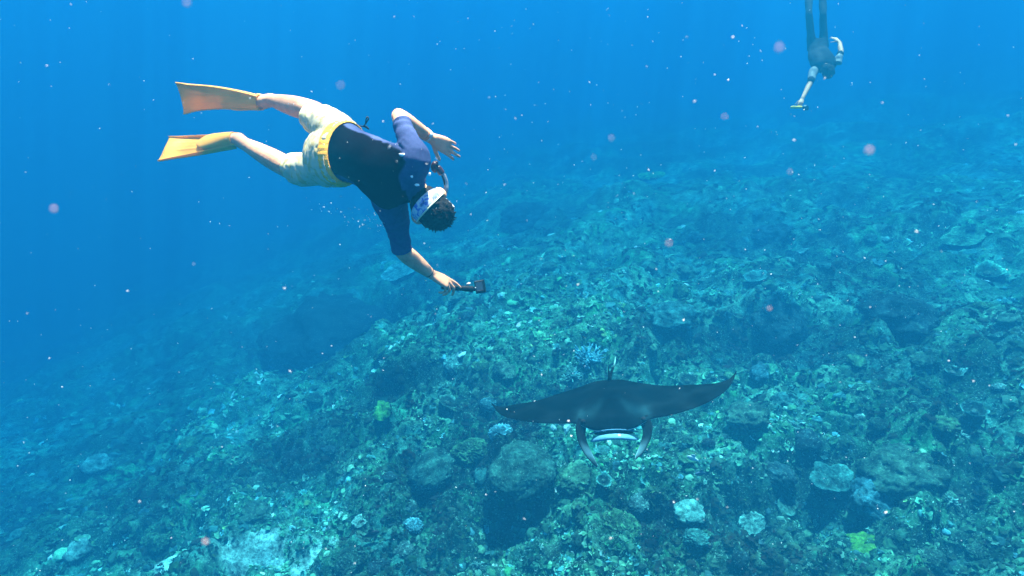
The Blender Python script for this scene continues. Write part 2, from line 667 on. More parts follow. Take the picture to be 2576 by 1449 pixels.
PALETTE = 1.02 * np.array([0.30, 0.95, 0.95]) * np.array([[0.050, 0.095, 0.050], [0.030, 0.055, 0.035], [0.014, 0.028, 0.024], [0.075, 0.13, 0.085], [0.15, 0.20, 0.12], [0.06, 0.12, 0.12],
                    [0.28, 0.32, 0.22], [0.45, 0.50, 0.40], [0.20, 0.32, 0.38], [0.05, 0.15, 0.055], [0.19, 0.20, 0.07]])
PW = np.array([0.17, 0.15, 0.10, 0.17, 0.15, 0.12, 0.06, 0.022, 0.02, 0.03, 0.015])


def scatter(name, temps, n, rmin, rmax, smin, smax, seed, label, sink=0.2, tilt=0.5, bright=1.0, region=None, far=True, pw=None, follow=False):
    r = np.random.default_rng(seed)
    # even in the picture rather than on the ground: area density falls with distance
    lo, hi = math.atan(rmin / 5.2), math.atan(rmax / 5.2)
    rr = np.tan(r.uniform(lo, hi, n)) * 5.2
    aa = np.radians(r.uniform(-54, 54, n))
    x, y = rr * np.sin(aa), rr * np.cos(aa)
    if region is not None:
        k = r.uniform(0, 1, n) < region(x, y)
        x, y, rr = x[k], y[k], rr[k]
    n = len(x)
    z = height(x, y)
    e = 0.06
    nx = -(height(x + e, y) - height(x - e, y)) / (2 * e); ny = -(height(x, y + e) - height(x, y - e)) / (2 * e)
    nrm = np.stack([nx * 0.6, ny * 0.6, np.ones(n)], 1)
    nrm += r.normal(0, tilt, (n, 3)) * [1, 1, 0.1]
    nrm /= np.linalg.norm(nrm, axis=1)[:, None]
    yaw = r.uniform(0, 2 * math.pi, n)
    t1 = np.stack([np.cos(yaw), np.sin(yaw), 0 * yaw], 1)
    t1 -= nrm * (t1 * nrm).sum(1)[:, None]; t1 /= np.linalg.norm(t1, axis=1)[:, None]
    t2 = np.cross(nrm, t1)
    s = np.exp(r.uniform(math.log(smin), math.log(smax), n)) * np.clip(rr / 8, 0.8, 1.6)
    p = PW if pw is None else pw
    idx = r.choice(len(PALETTE), n, p=p / p.sum())
    coh = np.clip(0.75 + 1.3 * noise2(x * 0.8, y * 0.8, 77) + 0.9 * noise2(x * 2.1, y * 2.1, 78), 0.2, 1.75)
    coh = coh * (1 - 0.6 * painted_gloom(x, y))  # same painted shade darkens the scattered growth
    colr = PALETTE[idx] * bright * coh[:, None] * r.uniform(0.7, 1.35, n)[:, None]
    which = r.integers(0, len(temps), n)
    VV, FF, CC, k = [], [], [], 0
    for ti, (tv, tf, tt) in enumerate(temps):
        m = np.where(which == ti)[0]
        if not len(m): continue
        sc_ = s[m][:, None, None]
        sq = np.stack([np.ones(len(m)), r.uniform(0.7, 1.3, len(m)), r.uniform(0.6, 1.2, len(m)) * np.clip(8.5 / rr[m], 0.35, 1)], 1)[:, None, :]
        q = tv[None] * sq * sc_
        P = q[..., 0:1] * t1[m][:, None] + q[..., 1:2] * t2[m][:, None] + q[..., 2:3] * nrm[m][:, None]
        P += np.stack([x[m], y[m], z[m] - sink * s[m]], 1)[:, None]
        VV.append(P.reshape(-1, 3))
        FF.append((tf[None] + (np.arange(len(m)) * len(tv))[:, None, None] + k).reshape(-1, 3))
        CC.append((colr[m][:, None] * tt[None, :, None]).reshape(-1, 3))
        k += len(m) * len(tv)
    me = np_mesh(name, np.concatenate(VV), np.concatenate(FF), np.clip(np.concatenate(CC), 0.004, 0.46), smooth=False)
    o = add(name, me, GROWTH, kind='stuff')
    tag(o, label, 'reef growth')
    return o


GROWTH = attr_mat('coral_growth', 0.85, 26, 0.35, 0.0, 0.15)
_nosand = lambda x, y: 1 - 0.95 * sandness(x, y)
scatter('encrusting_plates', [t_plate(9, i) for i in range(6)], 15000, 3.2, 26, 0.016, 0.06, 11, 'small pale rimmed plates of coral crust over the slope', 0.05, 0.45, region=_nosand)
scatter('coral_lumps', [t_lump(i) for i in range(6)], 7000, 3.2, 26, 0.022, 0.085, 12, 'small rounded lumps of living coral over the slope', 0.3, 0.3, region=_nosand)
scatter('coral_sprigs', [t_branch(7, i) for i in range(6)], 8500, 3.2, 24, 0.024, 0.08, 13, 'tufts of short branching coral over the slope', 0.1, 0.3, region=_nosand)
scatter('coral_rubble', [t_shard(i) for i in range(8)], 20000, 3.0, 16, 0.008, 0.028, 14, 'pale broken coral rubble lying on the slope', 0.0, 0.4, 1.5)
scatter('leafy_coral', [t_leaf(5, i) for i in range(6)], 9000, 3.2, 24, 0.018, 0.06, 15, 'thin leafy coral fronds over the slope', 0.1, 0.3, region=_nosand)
_pale = np.array([0.02, 0.01, 0, 0.05, 0.2, 0.05, 0.35, 0.45, 0.08, 0.02, 0.08])
_clump = lambda x, y: sstep(-0.05, 0.35, noise2(x * 1.1, y * 1.1, 301) + 0.7 * noise2(x * 3.1, y * 3.1, 302))
scatter('coral_grit', [t_shard(20 + i) for i in range(8)] + [t_plate(7, 30 + i) for i in range(2)], 34000, 3.0, 13, 0.005, 0.015, 16, 'pale coral grit and shell fragments on the nearer slope', 0.0, 0.5, 0.95, region=_clump, pw=_pale)
# ------------------------------------------------------------------ coral heads one can pick out
def disp(v, terms, seed):
    r = 0
    for k, (fr, am) in enumerate(terms):
        r = r + am * noise3(v[:, 0] * fr + 13.7 * k, v[:, 1] * fr, v[:, 2] * fr, seed + k)
    return r


def c_boulder(seed, col, lvl=5, smooth=0.0, flat=0.75, crust=0.5):
    v, f = ico(lvl)
    d = disp(v, [(1.1, .26), (2.6, .18 * (1 - .6 * smooth)), (6, .11 * (1 - .8 * smooth)), (13, .06 * (1 - .7 * smooth))], seed)
    p = v * (1 + d)[:, None]
    p[:, 2] *= flat
    p[:, 2] = np.where(p[:, 2] < 0, p[:, 2] * .8, p[:, 2])
    low = sstep(.45, -.1, v[:, 2] + .35 * noise3(v[:, 0] * 2, v[:, 1] * 2, v[:, 2] * 2, seed + 40)) * crust        # overgrown flanks
    spots = sstep(.15, .5, noise3(v[:, 0] * 11, v[:, 1] * 11, v[:, 2] * 11, seed + 41))
    p = p * (1 + (low * .10 * noise3(v[:, 0] * 16, v[:, 1] * 16, v[:, 2] * 16, seed + 42)))[:, None]
    c = np.array(col)[None] * (1 + .5 * noise3(v[:, 0] * 3, v[:, 1] * 3, v[:, 2] * 3, seed + 43) + .4 * d)[:, None]
    tan_ = np.array([.14, .26, .19])
    c = c * (1 - (low * .5)[:, None]) + (low * spots * .8)[:, None] * tan_[None]
    return p, f, c


def c_table(seed, col, tilt=0):
    r = np.random.default_rng(seed)
    na_, nr_ = 44, 9
    rimf = 1 + .17 * np.interp(np.linspace(0, 1, na_), np.linspace(0, 1, 12), np.r_[(q := r.normal(0, 1, 11)), q[0]])
    P, Cc = [], []
    for side in (0, 1):
        for i in range(nr_):
            t = i / (nr_ - 1)
            for j in range(na_):
                a = 2 * math.pi * j / na_
                rr = t * rimf[j] * (1 + .03 * math.sin(a * 17 + seed) * t)
                z = .42 + .13 * t * t + .02 * math.sin(a * 9 + t * 14) - side * (.05 + .12 * (1 - t))
                P.append([rr * math.cos(a), rr * math.sin(a), z + .018 * r.normal() * (1 - side)])
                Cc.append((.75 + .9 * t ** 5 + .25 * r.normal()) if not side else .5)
    P = np.array(P); f = []
    K = na_ * nr_
    for i in range(nr_ - 1):
        for j in range(na_):
            a, b = i * na_ + j, i * na_ + (j + 1) % na_
            f += [[a, b, b + na_], [a, b + na_, a + na_], [K + a, K + b + na_, K + b], [K + a, K + a + na_, K + b + na_]]
    e = (nr_ - 1) * na_
    for j in range(na_):
        a, b = e + j, e + (j + 1) % na_
        f += [[a, b, K + b], [a, K + b, K + a]]
    sv_, sf_ = loft([(Vector((0, 0, -.5)), .34, .34, (1, 0, 0)), (Vector((0, 0, .0)), .20, .20, (1, 0, 0)), (Vector((0, 0, .38)), .30, .30, (1, 0, 0))], 12, 3)
    return P, np.array(f), np.array(col)[None] * np.clip(np.array(Cc), .3, 2)[:, None], (sv_, sf_)


def c_bush(seed, col, n=46, thick=.05, tip=2.2, spread=1.25):
    r = np.random.default_rng(seed)
    parts, cc = [], []
    for i in range(n):
        a = r.uniform(0, 2 * math.pi); e = abs(r.normal(0, .55)) * spread
        d = np.array([math.cos(a) * math.sin(e), math.sin(a) * math.sin(e), max(.15, math.cos(e))])
        o = np.array([math.cos(a) * .45, math.sin(a) * .45, 0]) * r.uniform(0, 1) ** .5 * min(1, e * 1.3)
        L = r.uniform(.55, 1.0) * (1 - .15 * e)
        for q in range(3):
            d2 = d + r.normal(0, .28, 3) * (q > 0); d2 /= np.linalg.norm(d2)
            st = o if q == 0 else o + d * L * .5
            ll = L if q == 0 else L * .55
            v_, f_ = loft([(Vector(st), thick, thick, (.3, .4, .8)), (Vector(st + d2 * ll * .6 + r.normal(0, .03, 3)), thick * .85, thick * .85, (.3, .4, .8)), (Vector(st + d2 * ll), thick * .35, thick * .35, (.3, .4, .8))], 5, 1)
            parts.append((v_, f_)); m = len(v_)
            t = np.clip((v_[:, 2] + .1) / 1.0, 0, 1)
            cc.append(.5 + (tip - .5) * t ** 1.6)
    v, f = merge(parts)
    return v, f, np.array(col)[None] * np.concatenate(cc)[:, None]


def c_ruffle(seed, col, lvl=6, freq=5.0, amp=.20, flat=.62):
    v, f = ico(lvl)
    wv = v + .25 * np.stack([noise3(v[:, 0] * 2, v[:, 1] * 2, v[:, 2] * 2, seed + q) for q in range(3)], 1)
    n_ = noise3(wv[:, 0] * freq, wv[:, 1] * freq, wv[:, 2] * freq, seed)
    ridge = 1 - np.clip(np.abs(n_) * 3.2, 0, 1)
    d = amp * (ridge - .4) + disp(v, [(1.2, .16), (2.5, .08)], seed + 9)
    p = v * (1 + d)[:, None]; p[:, 2] *= flat
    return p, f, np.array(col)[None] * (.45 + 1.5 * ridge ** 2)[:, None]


def c_leather(seed, col):
    """folded leathery disc with a scalloped margin"""
    na_, nr_ = 90, 16
    r = np.random.default_rng(seed); ph = r.uniform(0, 6, 4)
    P, cc = [], []
    for i in range(nr_):
        t = i / (nr_ - 1)
        for j in range(na_):
            a = 2 * math.pi * j / na_
            w = math.sin(3 * a + ph[0]) * .18 + math.sin(7 * a + ph[1]) * .16 + math.sin(12 * a + ph[2]) * .10
            rr = t * (1 + .18 * math.sin(2 * a + ph[3]) + .35 * w * t)
            z = .55 * math.sin(t * 2.0) - .42 * t ** 3 + .55 * w * t * t
            P.append([rr * math.cos(a), rr * math.sin(a), z]); cc.append(.7 + .5 * t + .8 * w * t)
    f = []
    for i in range(nr_ - 1):
        for j in range(na_):
            a, b = i * na_ + j, i * na_ + (j + 1) % na_
            f += [[a, b, b + na_], [a, b + na_, a + na_]]
    return np.array(P), np.array(f), np.array(col)[None] * np.clip(np.array(cc), .35, 1.8)[:, None]


def c_cup(seed, col):
    """open dish with a pale lip"""
    P, f, c, st = c_table(seed, col)
    r2 = np.hypot(P[:, 0], P[:, 1])
    P[:, 2] += .55 * r2 ** 2 - .3
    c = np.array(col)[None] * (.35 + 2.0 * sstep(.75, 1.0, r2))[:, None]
    return P, f, c, st


CORAL = crust_mat('coral_skin', 13.0, .45, .7, .9)
SMOOTH = attr_mat('smooth_coral_skin', .85, 16, .35, .4, .1, 50)
GREY, OLIVE, BROWN, BLUE, PALE, LIME, DARK, TEAL = (.050, .115, .095), (.05, .115, .055), (.04, .085, .06), (.035, .10, .12), (.11, .23, .21), (.08, .24, .05), (.014, .036, .040), (.04, .125, .115)
PALEB = (.13, .30, .36)


RED = np.array([.6, 1.1, 1.1])


def coral(px, py, kind, rpx, col, label, seed, group=None, sq=1.0, name=None):
    g, t = ground(px, py)
    d = project(g)[2]
    R_ = rpx / FPX * d
    up = Vector((0, 0, 1))
    e = max(.1, R_ * .6)
    nx = float(-(height(g.x + e, g.y) - height(g.x - e, g.y)) / (2 * e)); ny = float(-(height(g.x, g.y + e) - height(g.x, g.y - e)) / (2 * e))
    up = Vector((nx * .5, ny * .5, 1)).normalized()
    rs = np.random.default_rng(seed)
    yaw = rs.uniform(0, 6.28)
    t1 = Vector((math.cos(yaw), math.sin(yaw), 0)); t1 = (t1 - up * t1.dot(up)).normalized(); t2 = up.cross(t1)
    B = np.array([list(t1), list(t2), list(up)])
    B[2] *= sq
    st = None
    if kind == 'boulder': v, f, c = c_boulder(seed, col, 5 if rpx > 35 else 4); nm = 'boulder_coral'; lift = .12
    elif kind == 'dome': v, f, c = c_boulder(seed, col, 6, smooth=.85, flat=.85, crust=1.0); nm = 'boulder_coral'; lift = .25
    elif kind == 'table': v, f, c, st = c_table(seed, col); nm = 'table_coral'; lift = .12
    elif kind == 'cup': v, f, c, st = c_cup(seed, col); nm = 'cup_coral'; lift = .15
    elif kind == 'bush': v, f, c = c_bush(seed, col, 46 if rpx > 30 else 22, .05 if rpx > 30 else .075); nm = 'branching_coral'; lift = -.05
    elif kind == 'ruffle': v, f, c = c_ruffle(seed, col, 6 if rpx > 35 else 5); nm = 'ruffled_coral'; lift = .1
    else: v, f, c = c_leather(seed, col); nm = 'leather_coral'; lift = .0
    org = np.array(list(g)) + np.array(list(up)) * lift * R_
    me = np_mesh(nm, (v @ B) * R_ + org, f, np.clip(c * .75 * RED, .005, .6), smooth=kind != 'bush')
    if st is None:
        o = add(nm, me, CORAL, origin=g, label=label, cat='coral', group=group)
    else:
        o = empty(nm, g, label, 'coral', group)
        add('plate', me, CORAL, o)
        sm = np_mesh('stalk', (st[0] @ B) * R_ + org, st[1]); set_col(sm, np.array(col) * .5)
        add('stalk', sm, CORAL, o)
    return o


LAND = [   # px, py, kind, radius px, colour, squash, label, short name
    (1312, 1185, 'dome', 72, (.034, .088, .070), .72, 'large boulder coral with smooth grey-green crown, below the dark wing of the manta', 'the large smooth boulder coral'),
    (1188, 1142, 'ruffle', 44, OLIVE, .9, 'olive head of tightly ruffled coral next to the large smooth boulder coral', 'the olive ruffled coral head'),
    (1478, 908, 'bush', 50, PALEB, .6, 'pale blue patch of branching coral just behind the back of the manta', 'the pale blue branching coral'),
    (1440, 950, 'bush', 34, PALE, .5, 'whitish branching coral with loose fingers, in front of the pale blue patch', 'the whitish branching coral'),
    (1262, 1092, 'ruffle', 30, PALEB, .8, 'bluish white leafy coral cluster under the tip of the nearer dark wing', 'the bluish white coral cluster'),
    (963, 1042, 'leather', 26, LIME, .9, 'bright lime green leather coral alone on the deeper slope', 'the lime green leather coral'),
    (1140, 920, 'ruffle', 26, PALE, .7, 'pale cauliflower-like coral head on the slope beneath the held camera', 'the pale cauliflower coral'),
    (2268, 1200, 'boulder', 84, BROWN, .85, 'huge brown boulder coral with pitted crown at the lower right', 'the huge brown boulder coral'),
    (2192, 1262, 'boulder', 52, BLUE, .9, 'smooth blue-grey boulder coral leaning on the huge brown one', 'the blue-grey boulder coral'),
    (1892, 1330, 'table', 34, (.13, .27, .25), 1.0, 'round pale table coral on a dark stalk, near the lower edge', 'the round table coral'),
    (2172, 1376, 'leather', 52, (.09, .22, .03), .6, 'broad mossy green leather coral below the blue-grey boulder', 'the mossy green leather coral'),
    (2085, 1222, 'table', 48, TEAL, .7, 'flat teal shelf coral jutting over a dark hollow', 'the teal shelf coral'),
    (1962, 1212, 'boulder', 46, DARK, .9, 'dark rounded coral head beside the teal shelf over the hollow', 'the dark rounded coral head'),
    (2482, 697, 'cup', 30, (.10, .24, .16), .8, 'shallow dish-shaped coral with a pale lip near the right edge', 'the dish-shaped coral'),
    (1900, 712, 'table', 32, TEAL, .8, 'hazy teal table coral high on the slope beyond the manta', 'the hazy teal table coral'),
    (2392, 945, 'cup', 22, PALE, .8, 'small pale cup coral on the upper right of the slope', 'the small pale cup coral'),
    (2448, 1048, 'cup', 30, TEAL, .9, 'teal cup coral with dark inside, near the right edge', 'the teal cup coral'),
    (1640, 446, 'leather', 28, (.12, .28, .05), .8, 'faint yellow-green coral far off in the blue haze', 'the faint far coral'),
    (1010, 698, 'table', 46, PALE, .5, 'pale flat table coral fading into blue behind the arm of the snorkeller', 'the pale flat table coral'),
    (838, 842, 'boulder', 125, (.006, .018, .022), .55, 'wide dark coral mound in the deep hollow, fading into blue', 'the wide dark mound'),
    (1092, 1195, 'dome', 60, (.030, .080, .066), .5, 'low dark green coral mound with smooth back, left of the ruffled head', 'the low dark green mound'),
    (1450, 1205, 'boulder', 40, (.06, .13, .075), .5, 'flat olive green mound under the head fins of the manta', 'the flat olive mound'),
    (1545, 1182, 'boulder', 17, BLUE, .9, 'little blue-grey coral knob beneath the head fins of the manta', 'the little blue-grey knob'),
    (2252, 800, 'boulder', 70, DARK, .8, 'dark rugged coral outcrop high on the right-hand slope', 'the dark rugged outcrop'),
    (1960, 812, 'boulder', 60, DARK, .7, 'dark low outcrop on the slope beyond the farther wing of the manta', 'the dark low outcrop'),
    (1318, 560, 'boulder', 62, DARK, .7, 'dim dark outcrop in the haze beyond the head of the snorkeller', 'the dim dark outcrop'),
    (1942, 600, 'boulder', 46, DARK, .7, 'dim dark hump on the far slope below the second diver', 'the dim dark hump'),
    (1622, 1128, 'leather', 20, LIME, .6, 'small lime green coral beside the head fins of the manta', 'the small lime coral'),
    (1748, 1362, 'ruffle', 30, TEAL, .8, 'teal crinkled coral head at the bottom edge of the picture', 'the teal crinkled coral'),
    (1730, 1290, 'boulder', 34, PALE, .6, 'pale lumpy coral head between the large boulder coral and the hollow', 'the pale lumpy coral head'),
    (640, 1300, 'boulder', 40, BROWN, .7, 'brown coral head at the edge of the white sand patch', 'the brown head by the sand'),
    (1040, 1330, 'ruffle', 24, PALEB, .7, 'small pale blue coral at the bottom, between sand patch and large boulder coral', 'the small pale blue coral'),
    (1560, 1330, 'ruffle', 46, OLIVE, .7, 'broad olive coral head below the manta at the bottom edge', 'the broad olive coral head'),
    (1880, 1060, 'boulder', 52, BROWN, .7, 'brown coral mound just off the upturned wing tip', 'the brown mound off the wing tip'),
    (1690, 800, 'boulder', 54, TEAL, .6, 'teal coral rise on the slope straight behind the manta', 'the teal rise'),
    (2420, 610, 'table', 40, (.08, .2, .12), .6, 'green table coral in the haze at the far right of the slope', 'the green far table coral'),
]
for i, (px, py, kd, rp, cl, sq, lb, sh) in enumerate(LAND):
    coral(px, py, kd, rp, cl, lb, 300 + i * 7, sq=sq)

_rg = np.random.default_rng(23)
_kinds = ['boulder'] * 6 + ['ruffle'] * 6 + ['table', 'cup'] + ['bush'] * 5
_words = {'boulder': 'boulder coral', 'ruffle': 'ruffled coral', 'table': 'table coral', 'bush': 'branching coral', 'cup': 'cup coral'}
_cols = [('brown', BROWN), ('olive', OLIVE), ('teal', TEAL), ('dark', DARK), ('pale', (.13, .22, .20)), ('grey-green', GREY), ('bluish', BLUE)]
_cw = np.array([.22, .2, .2, .13, .12, .09, .04])
_placed = [(a[0], a[1], a[3]) for a in LAND]
_seen = set()
tries = 0
while len(_placed) < len(LAND) + 110 and tries < 6000:
    tries += 1
    px, py = _rg.uniform(20, 2560), 1449 * _rg.uniform(.36, 1.0)
    # the slope rises to the right: skip open water
    if py < 1010 - .27 * px + (160 if px < 700 else 0): continue
    if 380 < px < 880 and py > 1290 and _rg.uniform() < .8: continue
    fr = (py - 400) / 1050
    rp = _rg.uniform(9, 20) * (.8 + 1.1 * max(0, fr))
    if any(math.hypot(px - q[0], py - q[1]) < .9 * (q[2] + rp) for q in _placed): continue
    kd = _kinds[_rg.integers(len(_kinds))]
    cn, cl = _cols[_rg.choice(len(_cols), p=_cw)]
    near = min(LAND, key=lambda a: math.hypot(px - a[0], (py - a[1]) * 1.3))
    dx, dy = px - near[0], py - near[1]
    rel = ('right of' if dx > 0 else 'left of') if abs(dx) > abs(dy) else ('in front of' if dy > 0 else 'behind')
    size = 'tiny' if rp < 15 else ('small' if rp < 24 else 'middling')
    done = False
    for sz in (size, 'compact', 'squat'):
        lb = f'{sz} {cn} {_words[kd]} {rel} {near[7]}'
        if lb not in _seen:
            done = True
            break
    if not done: continue
    _seen.add(lb)
    _placed.append((px, py, rp))
    coral(px, py, kd, rp, cl, lb, 900 + tries, 'coral heads scattered over the slope', sq=_rg.uniform(.4, .75))
# ------------------------------------------------------------------ the swimmer
SKIN = pmat('skin', (0.55, 0.26, 0.15), 0.6, 0.22, 16, bump=0.2, bscale=70, spec=0.2)
SW = V(868, 385, 2.86)
swimmer = empty('person', SW, 'snorkeller in yellow fins and pale shorts diving with a camera in the outstretched hand', 'person')


def finger(base, direc, pnorm, lens, rad, curls):
    """one bent finger: chain of phalanges turning towards the palm"""
    d = Vector(direc).normalized(); n = Vector(pnorm).normalized()
    ax = d.cross(n).normalized()
    p = Vector(base)
    side = ax
    secs = [(p - d * 0.012, rad * 1.02, rad * 1.0, side)]
    for k, (L, c) in enumerate(zip(lens, curls)):
        d = Matrix.Rotation(math.radians(c), 3, ax) @ d
        secs.append((p + d * L * 0.15, rad * (1.04 - 0.08 * k), rad * (1.0 - 0.08 * k), side))
        p = p + d * L
        secs.append((p - d * L * 0.12, rad * (0.98 - 0.1 * k), rad * (0.94 - 0.1 * k), side))
    secs.append((p + d * rad * 0.45, rad * 0.45, rad * 0.4, side))
    return loft(secs, 12, 3), p, d


def hand(wrist, direc, pnorm, thumb, curls, spread=0.05, scale=1.0, tcurl=(10, 15, 10), tout=0.75):
    """palm, four unequal fingers and a thumb leaving the side of the palm; pnorm looks out of the palm, thumb points to the thumb's side"""
    d = Vector(direc).normalized(); n = Vector(pnorm); n = (n - d * n.dot(d)).normalized()
    s = d.cross(n); s = s if s.dot(Vector(thumb)) > 0 else -s
    w0 = Vector(wrist); k = scale
    parts = [loft([(w0 - d * 0.03 * k, 0.027 * k, 0.020 * k, s), (w0 + d * 0.005 * k, 0.027 * k, 0.018 * k, s), (w0 + d * 0.035 * k, 0.034 * k, 0.017 * k, s),
                   (w0 + d * 0.07 * k, 0.040 * k, 0.0145 * k, s), (w0 + d * 0.092 * k, 0.040 * k, 0.011 * k, s), (w0 + d * 0.099 * k, 0.034 * k, 0.007 * k, s)], 20, 4, power=2.6)]
    L = [(0.044, 0.026, 0.021), (0.049, 0.030, 0.022), (0.045, 0.028, 0.021), (0.035, 0.021, 0.018)]
    off = (0.0300, 0.0102, -0.0100, -0.0295); st = (0.088, 0.094, 0.090, 0.082); rd = (0.0088, 0.0090, 0.0085, 0.0075)
    tips = []
    for i in range(4):
        fd = (d + s * spread * (1.5 - i)).normalized()
        m, p, dd = finger(w0 + d * st[i] * k + s * off[i] * k, fd, n, [q * k for q in L[i]], rd[i] * k, curls[i])
        parts.append(m); tips.append((p, dd))
    td = (d * 0.72 + s * tout + n * 0.25).normalized()
    tb = w0 + d * 0.028 * k + s * 0.024 * k + n * 0.004 * k
    m, p, dd = finger(tb, td, (n * 0.6 - s * 0.8).normalized(), [0.045 * k, 0.034 * k, 0.026 * k], 0.0108 * k, tcurl)
    parts.append(m); tips.append((p, dd))
    return parts, tips


def tube(pts, rads, hint=(0.1, 0.2, 1), seg=18, sub=5, flat=1.0):
    return loft([(p, r, r * flat, hint) for p, r in zip(pts, rads)], seg, sub)


sW = D(.43, .90, -.12); sM = D(.40, .88, -.30); sC = D(.36, .70, -.60); sS = D(.34, .62, -.70)
torso = [(V(838, 390, 2.93), .145, .105, sW), (V(868, 385, 2.86), .138, .100, sW), (V(900, 397, 2.79), .122, .096, D(.42, .9, -.2)), (V(928, 409, 2.75), .124, .100, sM),
         (V(956, 427, 2.73), .138, .108, D(.38, .8, -.45)), (V(990, 448, 2.73), .158, .112, sC), (V(1015, 461, 2.745), .145, .098, sS), (V(1032, 470, 2.76), .10, .078, sS), (V(1046, 480, 2.775), .062, .060, sS)]
LS, LE, LW = V(1046, 402, 2.63), V(1003, 291, 2.78), V(1084, 347, 2.96)
RS, RE, RW = V(986, 506, 2.86), V(1011, 631, 3.04), V(1084, 689, 3.19)

# skin: torso core, limbs, neck, head with a face, hands and feet in one surface
def shrink(secs, k): return [(p, a - k, b - k, s) for p, a, b, s in secs]
body = [loft(shrink(torso, .016), 24, 4)]
# arms
up_l = (LS - LE).normalized()
body.append(tube([LS + (LS - LE) * .12, LS, LS.lerp(LE, .5), LS.lerp(LE, .88), LE - up_l * .004], [.04, .046, .040, .036, .034], D(0, 0, 1)))
body.append(tube([LE + (LE - LW) * .10, LE, LE.lerp(LW, .25), LE.lerp(LW, .6), LE.lerp(LW, .9), LW + (LW - LE) * .06], [.026, .035, .038, .034, .028, .026], D(0, 0, 1), flat=.94))
body.append(tube([RS + (RS - RE) * .12, RS, RS.lerp(RE, .5), RS.lerp(RE, .88), RE], [.04, .047, .044, .040, .038], D(0, 0, 1)))
body.append(tube([RE + (RE - RW) * .10, RE, RE.lerp(RW, .25), RE.lerp(RW, .6), RE.lerp(RW, .9), RW + (RW - RE) * .06], [.030, .042, .047, .041, .031, .027], D(0, 0, 1), flat=.94))
hl, tl = hand(LW, D(.80, -.34, .50), D(.42, -.12, .90), D(.1, -1, -.2), [(14, 20, 12), (8, 18, 12), (10, 22, 14), (16, 26, 18)], .075)
hr, tr_ = hand(RW, V(1156, 727, 3.25) - RW, D(.1, -.75, .65), D(.2, .9, .3), [(6, 10, 8), (24, 36, 20), (40, 52, 28), (52, 60, 34)], .05, tcurl=(0, 10, 8), tout=.34, scale=1.08)
body += hl + hr
# legs
LH, LK, LA, LHE = V(858, 346, 2.92), V(793, 281, 3.22), V(682, 252, 3.44), V(662, 257, 3.46)
RH, RK, RA, RHE = V(846, 424, 2.94), V(748, 434, 3.20), V(612, 360, 3.36), V(598, 350, 3.38)
for H_, K_, A_, E_ in ((LH, LK, LA, LHE), (RH, RK, RA, RHE)):
    body.append(tube([H_, H_.lerp(K_, .4), H_.lerp(K_, .85), K_, K_.lerp(A_, .22), K_.lerp(A_, .45), K_.lerp(A_, .72), K_.lerp(A_, .93), A_, E_],
                     [.080, .068, .054, .053, .0565, .056, .047, .037, .037, .040], D(0, .3, 1), 20, 4))
LF = dict(heel=LHE, tip=V(449, 250, 3.54), W=D(.02, .88, -.46))
RF = dict(heel=RHE, tip=V(408, 366, 3.48), W=D(-.10, .84, .52))
for F in (LF, RF):
    L_ = (F['tip'] - F['heel']).normalized(); W_ = (F['W'] - L_ * F['W'].dot(L_)).normalized(); N_ = L_.cross(W_)
    if N_.dot(D(0, 0, -1)) < 0: N_ = -N_
    F.update(L=L_, W=W_, N=N_, len=(F['tip'] - F['heel']).length)
    h = F['heel']
    body.append(loft([(h - L_ * .025, .018, .018, W_), (h, .034, .034, W_), (h + L_ * .06, .036, .036, W_), (h + L_ * .13, .043, .026, W_), (h + L_ * .19, .044, .018, W_), (h + L_ * .22, .030, .010, W_)], 18, 3))
# head
HC = V(1083, 521, 2.775)
hu = D(.68, -.68, -.22)
he = D(.66, .75, -.06); he = (he - hu * he.dot(hu)).normalized()          # towards the left ear
hf_ = hu.cross(he); hf_ = hf_ if hf_.dot(D(0, 0, 1)) > 0 else -hf_          # face looks away from the camera
def HP(x, y, z): return HC + he * x + hf_ * y + hu * z
sv, sf = ico(4)
def head_shape(v, grow=0.0):
    x, y, z = v[:, 0], v[:, 1], v[:, 2]
    wx = .074 * (1 - .22 * sstep(-.1, -1, z) * sstep(-.4, .8, y)) + grow
    wy = .096 * (1 - .10 * sstep(0, -1, z)) + grow
    wz = np.where(z > 0, .108, .118) + grow
    px, py, pz = x * wx, y * wy, z * wz
    py = py + .012 * sstep(.6, 1, y) * sstep(-.2, -.7, z)                  # jaw
    return np.stack([px, py, pz], 1)
hh = head_shape(sv)
Mh = np.array([list(he), list(hf_), list(hu)])
def to_head(p): return np.asarray(p) @ Mh + np.array(list(HC))
body.append((to_head(hh), sf))
body.append(loft([(HP(0, .088, .022), .010, .008, he), (HP(0, .104, -.012), .015, .012, he), (HP(0, .110, -.026), .016, .010, he), (HP(0, .094, -.036), .010, .006, he)], 12, 3))   # nose
body.append(loft([(HP(-.024, .088, -.060), .005, .007, hu), (HP(0, .099, -.060), .007, .009, hu), (HP(.024, .088, -.060), .005, .007, hu)], 10, 3))       # lips
for sg in (1, -1):                                                                                                                        # ears
    body.append(loft([(HP(sg * .070, -.012, -.038), .010, .012, hf_), (HP(sg * .082, -.020, -.012), .011, .018, hf_), (HP(sg * .083, -.022, .012), .010, .017, hf_), (HP(sg * .072, -.014, .026), .008, .010, hf_)], 12, 3))
body.append(tube([V(1036, 473, 2.77), V(1050, 486, 2.78), HP(0, -.012, -.075), HP(0, -.005, -.03)], [.062, .056, .055, .05], he))
bme = fuse(body, .0042, 5, 'body')
add('body', bme, SKIN, swimmer)
# eyes behind the mask glass
for sg in (1, -1):
    ev, ef = ico(2)
    add('eye', np_mesh('eye', to_head(ev * .0125 + np.array([sg * .031, .084, .004])), ef), pmat('eye_white', (.6, .6, .6), .2, .05), swimmer)

